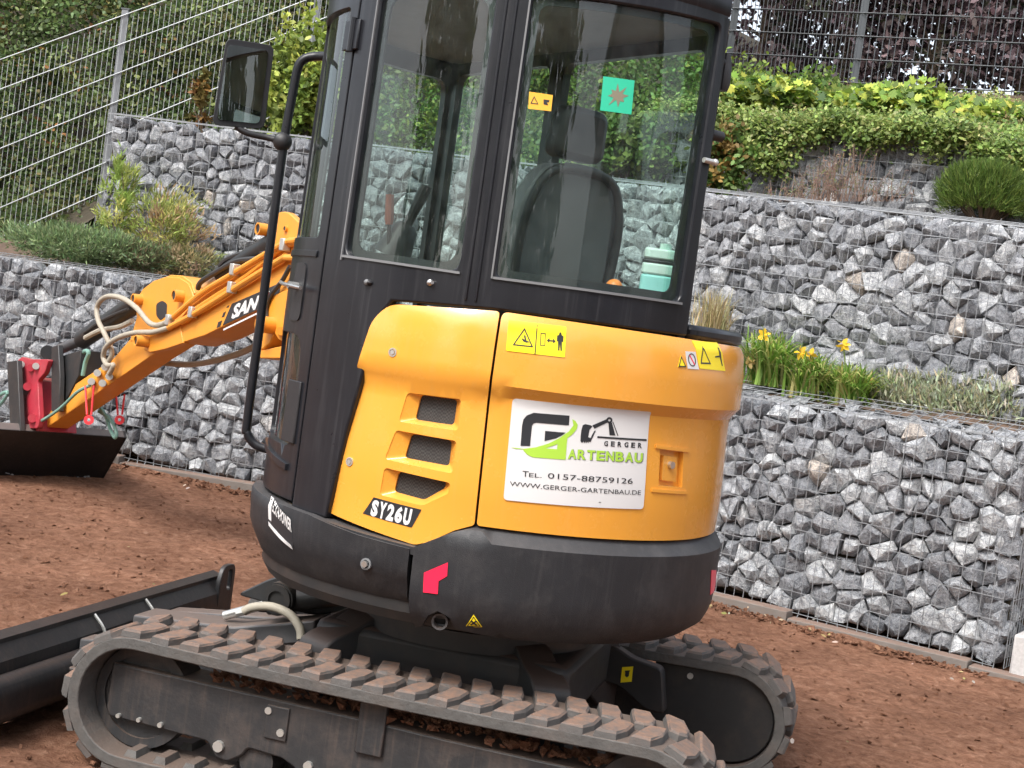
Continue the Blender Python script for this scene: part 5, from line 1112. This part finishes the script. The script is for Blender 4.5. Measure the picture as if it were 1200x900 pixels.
# dry reddish stems on the second terrace
ds_ = tag(empty('dry_perennial', at(980, 238, 9.5), 'dry reddish brown stems standing in front of the topmost wall', 'dry plant'), kind='thing'); b = MB(); C = []
for i in range(190):
    p = at(random.gauss(970, 38), 236, 9.45+random.uniform(-.1, .1)); h = random.uniform(.10, .40)*(1-.5*abs(p.x-at(985, 236, 9.45).x)/.35); q = p+Vector((random.gauss(0, .04), random.gauss(0, .04), max(.05, h))); b.tube([p, p.lerp(q, .5)+Vector((random.gauss(0, .01), 0, 0)), q], [.0022, .0018, .001], 4, cap=False); C += [tuple(p.lerp(q, random.uniform(.4, 1))) for _ in range(7)]
tag(b.build('stems', paint('dry_stem', (.19, .125, .095), .9, .3, 30), ds_, smooth=60), kind='stuff'); leaf_obj('dry_leaves', C, rng.uniform(.5, 1.2, len(C))*.03, tones(len(C), [(.25, .16, .12), (.30, .22, .16), (.18, .20, .08), (.13, .17, .06)]), T_NARROW, ds_)
# blades: day lilies, dry grass
def tuft(root, c, n, h, spread, pal, wd=.008, droop=.6):
    c = Vector(c); V = []; F = []; K = []
    for i in range(n):
        a = random.uniform(0, 2*math.pi); s = spread*random.uniform(.2, 1); hh = h*random.uniform(.6, 1.1); p = c+Vector((random.gauss(0, .05), random.gauss(0, .05), 0)); o = Vector((math.cos(a), math.sin(a), 0)); sdv = Vector((-o.y, o.x, 0))*wd*random.uniform(.7, 1.2); b0 = len(V); col = tones(1, pal, .25, .1)[0]
        for j in range(6):
            t = j/5; q = p+o*s*t*(.5+.5*t)+Vector((0, 0, hh*(t-droop*t**2.6*(.6+s/spread*.5)))); wv = sdv*(1-t)**.6 if j < 5 else sdv*.05; V += [q-wv, q+wv]; K += [col, col]
        F += [(b0+2*j, b0+2*j+1, b0+2*j+3, b0+2*j+2) for j in range(5)]
    off = rootloc(root); me = bpy.data.meshes.new('blades'); me.from_pydata([v-off for v in V], [], F); at_ = me.color_attributes.new('tone', 'FLOAT_COLOR', 'POINT'); at_.data.foreach_set('color', np.c_[np.array(K), np.ones(len(K))].ravel())
    link('blades', me, M_LEAF, root, smooth=60)
M_PETAL = leaf_mat('petal', .5, .35)
def flower(root, c, r, col):
    c = np.array(c); n = 6; an_ = np.arange(n)*math.pi/3+random.random(); ax = np.c_[np.cos(an_)*.9, np.full(n, -.35), np.sin(an_)*.9]; leaf_obj('flower', np.repeat([c], n, 0), np.full(n, r), np.repeat([col], n, 0)*rng.uniform(.85, 1.15, (n, 1)), T_OVAL*np.array((1.2, 1)), root, axis=ax*3, mat=M_PETAL, droop=.3)
GL = [(.13, .26, .04), (.20, .34, .06), (.30, .42, .09), (.40, .40, .14)]
def lily(label, x, y, Y, n, h, sp_, fl):
    r_ = tag(empty('day_lily', at(x, y, Y), label, 'day lily', 'day lilies on the terrace'), kind='thing'); tuft(r_, at(x, y, Y), n, h, sp_, GL, .0085, .55)
    for fx, fy_, rr_, c_ in fl:
        p = at(fx, fy_, Y-.05); b = MB(); q = at(x, y, Y); b.tube(spath([q, q.lerp(p, .6)+Vector((0, 0, .03)), p]), .004, 5).build('flower_stalk', paint('stalk', (.14, .20, .05), .6), r_); flower(r_, p, rr_, c_)
YO = (.85, .56, .04)
lily('day lily clump with yellow flowers right beside the orange hood', 898, 452, 8.75, 460, .54, .32, [(895, 393, .045, YO), (878, 425, .04, (.8, .6, .25))])
lily('middle day lily clump with two yellow flowers', 945, 468, 8.6, 330, .46, .32, [(938, 413, .045, YO), (950, 416, .045, (.85, .55, .05))])
lily('rightmost day lily clump with one tall yellow flower', 992, 478, 8.5, 430, .43, .32, [(988, 404, .045, YO), (1020, 452, .05, (.80, .62, .18))])
dg = tag(empty('dry_grass', at(834, 395, 9.0), 'beige dry ornamental grass beside the cab post', 'grass tuft'), kind='thing'); tuft(dg, at(834, 400, 9.0), 260, .42, .16, [(.42, .34, .18), (.50, .42, .25), (.30, .26, .12)], .004, .3)
dg = tag(empty('dry_grass', at(1035, 470, 8.6), 'thin dry grass between the day lilies and the silver plants', 'grass tuft'), kind='thing'); tuft(dg, at(1030, 478, 8.55), 110, .30, .16, [(.34, .30, .14), (.2, .22, .08)], .003, .3)
for i, (x, y, Y, rx, lab) in enumerate(((1062, 478, 8.45, .17, 'leftmost silvery cushion plant on the low right wall'), (1112, 482, 8.3, .19, 'middle silvery cushion plant on the low right wall'), (1165, 486, 8.15, .19, 'silvery cushion plant nearest the right edge on the low wall'))):
    r_ = shrub('cushion_plant', lab, 'cushion plant', at(x, y+14, Y), at(x, y-9, Y), (rx*1.2, .2, .17), 5000, .055, [(.36, .39, .28), (.48, .50, .38), (.26, .30, .18), (.50, .47, .3)], T_NARROW, group='silvery plants on the low right wall', axisup=.7, shell=.2, seed=30+i, cl=False)

# anthracite fence and copper beech at the top right
TF = [at(845, 92, 13.1), at(1000, 101, 12.6), at(1260, 116, 11.9)]
tf = tag(empty('mesh_fence', TF[0], 'dark anthracite mesh fence along the top of the bank at the right', 'fence'), kind='thing')
w = MB(); 
def tfp(f): return TF[0].lerp(TF[1], f*2) if f < .5 else TF[1].lerp(TF[2], f*2-1)
for i in range(8):
    for o in (-.01, .01): w.tube([p+Vector((0, o, .03+.2*i)) for p in TF], .0042, 5, cap=False)
w.build('horizontal_wires', M_ANTH, tf, smooth=60); w = MB()
for i in range(66): p = tfp(i/65); w.tube([p, p+Vector((0, 0, 1.45))], .0042, 4, cap=False)
w.build('vertical_wires', M_ANTH, tf, smooth=60)
for f in (.02, .5, .92): p = tfp(f); MB().box(p+Vector((0, .03, .6)), (.03, 0, 0), (0, .02, 0), (0, 0, .95)).build('post', M_ANTH, tf, bevel=.004)
MB().box((TF[1]+TF[2])/2+Vector((0, .02, -.06)), (TF[2]-TF[1])/2*1.02, (0, .03, 0), (0, 0, .06)).build('plinth_board', M_BARK, tf)
def beech(label, x, Y, wd, n, seed):
    base = at(x, 105, Y); r_ = tag(empty('copper_beech', base, label, 'tree', 'copper beeches along the top fence'), kind='thing')
    tr = MB(); tips = []
    tr.tube([base-Vector((0, 0, .2)), base+Vector((.02, 0, .5)), base+Vector((-.03, 0, 1.2)), base+Vector((0, 0, 2.4))], [.055, .045, .035, .015], 8)
    for i in range(22):
        p = base+Vector((0, 0, random.uniform(.15, 1.9))); q = p+Vector((random.uniform(-1, 1)*wd*1.1, random.uniform(-.4, .4), random.uniform(.0, .5))); tr.tube([p, p.lerp(q, .5)+Vector((0, 0, .08)), q], [.018, .012, .004], 5); tips.append(q)
    tr.build('trunk', M_BARK, r_, smooth=60)
    k = n//22; cc = np.c_[rng.uniform(-wd, wd, k)+base.x, rng.uniform(-.45, .5, k)+base.y, base.z+.06+rng.random(k)*2.3]
    keep = np.array([noise.noise(Vector((c[0]*2.1, c[2]*2.4, seed))) > -.20-.25*max(0, c[2]-base.z-.6) for c in cc]); cc = cc[keep]; k = len(cc)
    C = np.repeat(cc, 22, 0)+rng.normal(size=(k*22, 3))*(.085, .08, .08); hgt = np.repeat((cc[:, 2]-base.z), 22)
    pal = tones(k, [(.085, .056, .064), (.14, .098, .105), (.22, .165, .17), (.07, .08, .05)], .25, .08, [.38, .3, .17, .15]); col = np.repeat(pal, 22, 0)*(1+rng.uniform(-.3, .4, (k*22, 1)))
    leaf_obj('crown', C, rng.uniform(.6, 1.2, k*22)*.078, col, T_OVAL, r_, up=.3, droop=.2)
for i, (x, Y, l) in enumerate(((885, 13.6, 'copper beech nearest to the cab behind the top fence'), (985, 13.3, 'copper beech with a visible trunk in the middle of the top fence'), (1090, 13.0, 'copper beech with bright sky gaps right of the middle trunk'), (1195, 12.7, 'copper beech at the right edge behind the top fence'))): beech(l, x, Y, .66, 9500, 40+i*3)

# ================================================================== SMALL THINGS ON THE GROUND
st_ = MB()
for i in range(3600):
    x, y = random.uniform(-4.2, 3.6), random.uniform(3.0, 9.0)
    if math.hypot(x+.02, y-4.82) < .9: continue
    r_ = random.uniform(.004, .012) if random.random() < .97 else random.uniform(.012, .022)
    c = Vector((x, y, zg(x, y)+.006+.02*smooth_noise(x, y, 1.7)+.011*smooth_noise(x, y, 5.3, 3)))
    st_.hull([c+Vector((random.uniform(-1, 1)*1.3, random.uniform(-1, 1)*1.3, random.uniform(-.8, .8)))*r_ for _ in range(7)])
for i in range(1500):
    f = random.random(); p, q = (W1B, W1C) if random.random() < .5 else (W1A, W1B); c2 = p.lerp(q, f); n_ = nR if p is W1B else nL; c2 = c2-n_*random.uniform(.16, .34); r_ = random.uniform(.006, .018)
    c = Vector((c2.x, c2.y, zg(*c2)+.012)); st_.hull([c+Vector((random.uniform(-1, 1)*1.3, random.uniform(-1, 1)*1.3, random.uniform(-.8, .8)))*r_ for _ in range(7)])
tag(st_.build('soil_crumbs', M_SOIL, loc=(0, 0, 0), smooth=None), 'crumbs and clods of red brown soil', 'soil', kind='stuff')
C = []
for i in range(110):
    x, y = random.uniform(-4.2, 3.6), random.uniform(3.2, 9.3)
    if random.random() < .45: f = random.random(); p = (W1B.lerp(W1C, f) if random.random() < .6 else W1A.lerp(W1B, f)); x, y = p.x+random.uniform(-.2, .2), p.y-random.uniform(.15, .6)
    C.append((x, y, zg(x, y)+.022))
lf = leaf_obj('fallen_leaves', C, rng.uniform(.4, 1.2, len(C))*.034, tones(len(C), [(.45, .35, .24), (.35, .24, .13), (.30, .30, .10), (.5, .45, .38)]), T_OVAL, loc=(0, 6, 0), up=2.5)
tag(lf, 'dry leaves and twigs scattered on the soil', 'leaves', kind='stuff')
# the house across the yard, seen mirrored in the cab's rear glass
hp_ = Vector((8.6, -5.2, 0)); dh = (Vector((0, 4, 0))-hp_).normalized(); sh_ = Vector((-dh.y, dh.x, 0))
hs_ = tag(empty('house', hp_, 'pale gabled house mirrored in the rear glass of the cab', 'house'), kind='thing')
def hq(x, d, z): return hp_+sh_*x+dh*d+Vector((0, 0, z))
M_PLAST = paint('grey_plaster', (.55, .55, .56), .9, .1, 3); M_TILE = paint('dark_roof_tile', (.07, .06, .06), .8, .3, 6)
gab = [(-3.2, -.2), (3.2, -.2), (3.2, 4.6), (0, 8.2), (-3.2, 4.6)]
MB().prism(gab, lambda x, z: hq(x, 0, z), lambda x, z: hq(x, -8, z)).build('wall', M_PLAST, hs_)
rf = MB().prism([(-3.7, 4.3), (0, 8.45), (3.7, 4.3), (3.7, 4.55), (0, 8.75), (-3.7, 4.55)], lambda x, z: hq(x, .4, z), lambda x, z: hq(x, -8.4, z)).build('roof', M_TILE, hs_)
for x, z in ((-1.5, 1.0), (1.5, 1.0), (-1.5, 3.4), (1.5, 3.4)):
    wn = MB().box(hq(x, .02, z+.6), sh_*.55, dh*.03, FZ*.7).build('window', M_WHITE, hs_); MB().box(hq(x, .055, z+.6), sh_*.48, dh*.01, FZ*.62).build('pane', M_DARK, wn)
def reflection_tree(label, x, y, h, r, seed):  # unseen trees, added to give the glass dark reflections
    r_ = tag(empty('reflection_tree', (x, y, 0), label, 'tree', 'unseen trees added for reflections'), kind='thing'); MB().tube([(x, y, -.1), (x+.1, y, h*.4), (x, y, h*.8)], [.2, .15, .05], 8).build('trunk', M_BARK, r_)
    C, _ = blob((x, y, h*.6), (r, r, h*.42), 2600, .5, .4, seed); leaf_obj('crown', C, rng.uniform(.7, 1.3, len(C))*.42, tones(len(C), G_MID), T_OVAL, r_)
for i, (x, y, h, r, l) in enumerate(((-9, -3, 7, 2.6, 'unseen tree added far left behind the viewer for dark reflections'), (-5, -9, 8, 3, 'tallest of the unseen trees added for dark reflections'), (1, -11, 7, 2.8, 'unseen tree added beside the gabled house for dark reflections'), (14, 2, 7, 2.6, 'unseen tree added right of the gabled house for dark reflections'))): reflection_tree(l, x, y, h, r, 50+i)
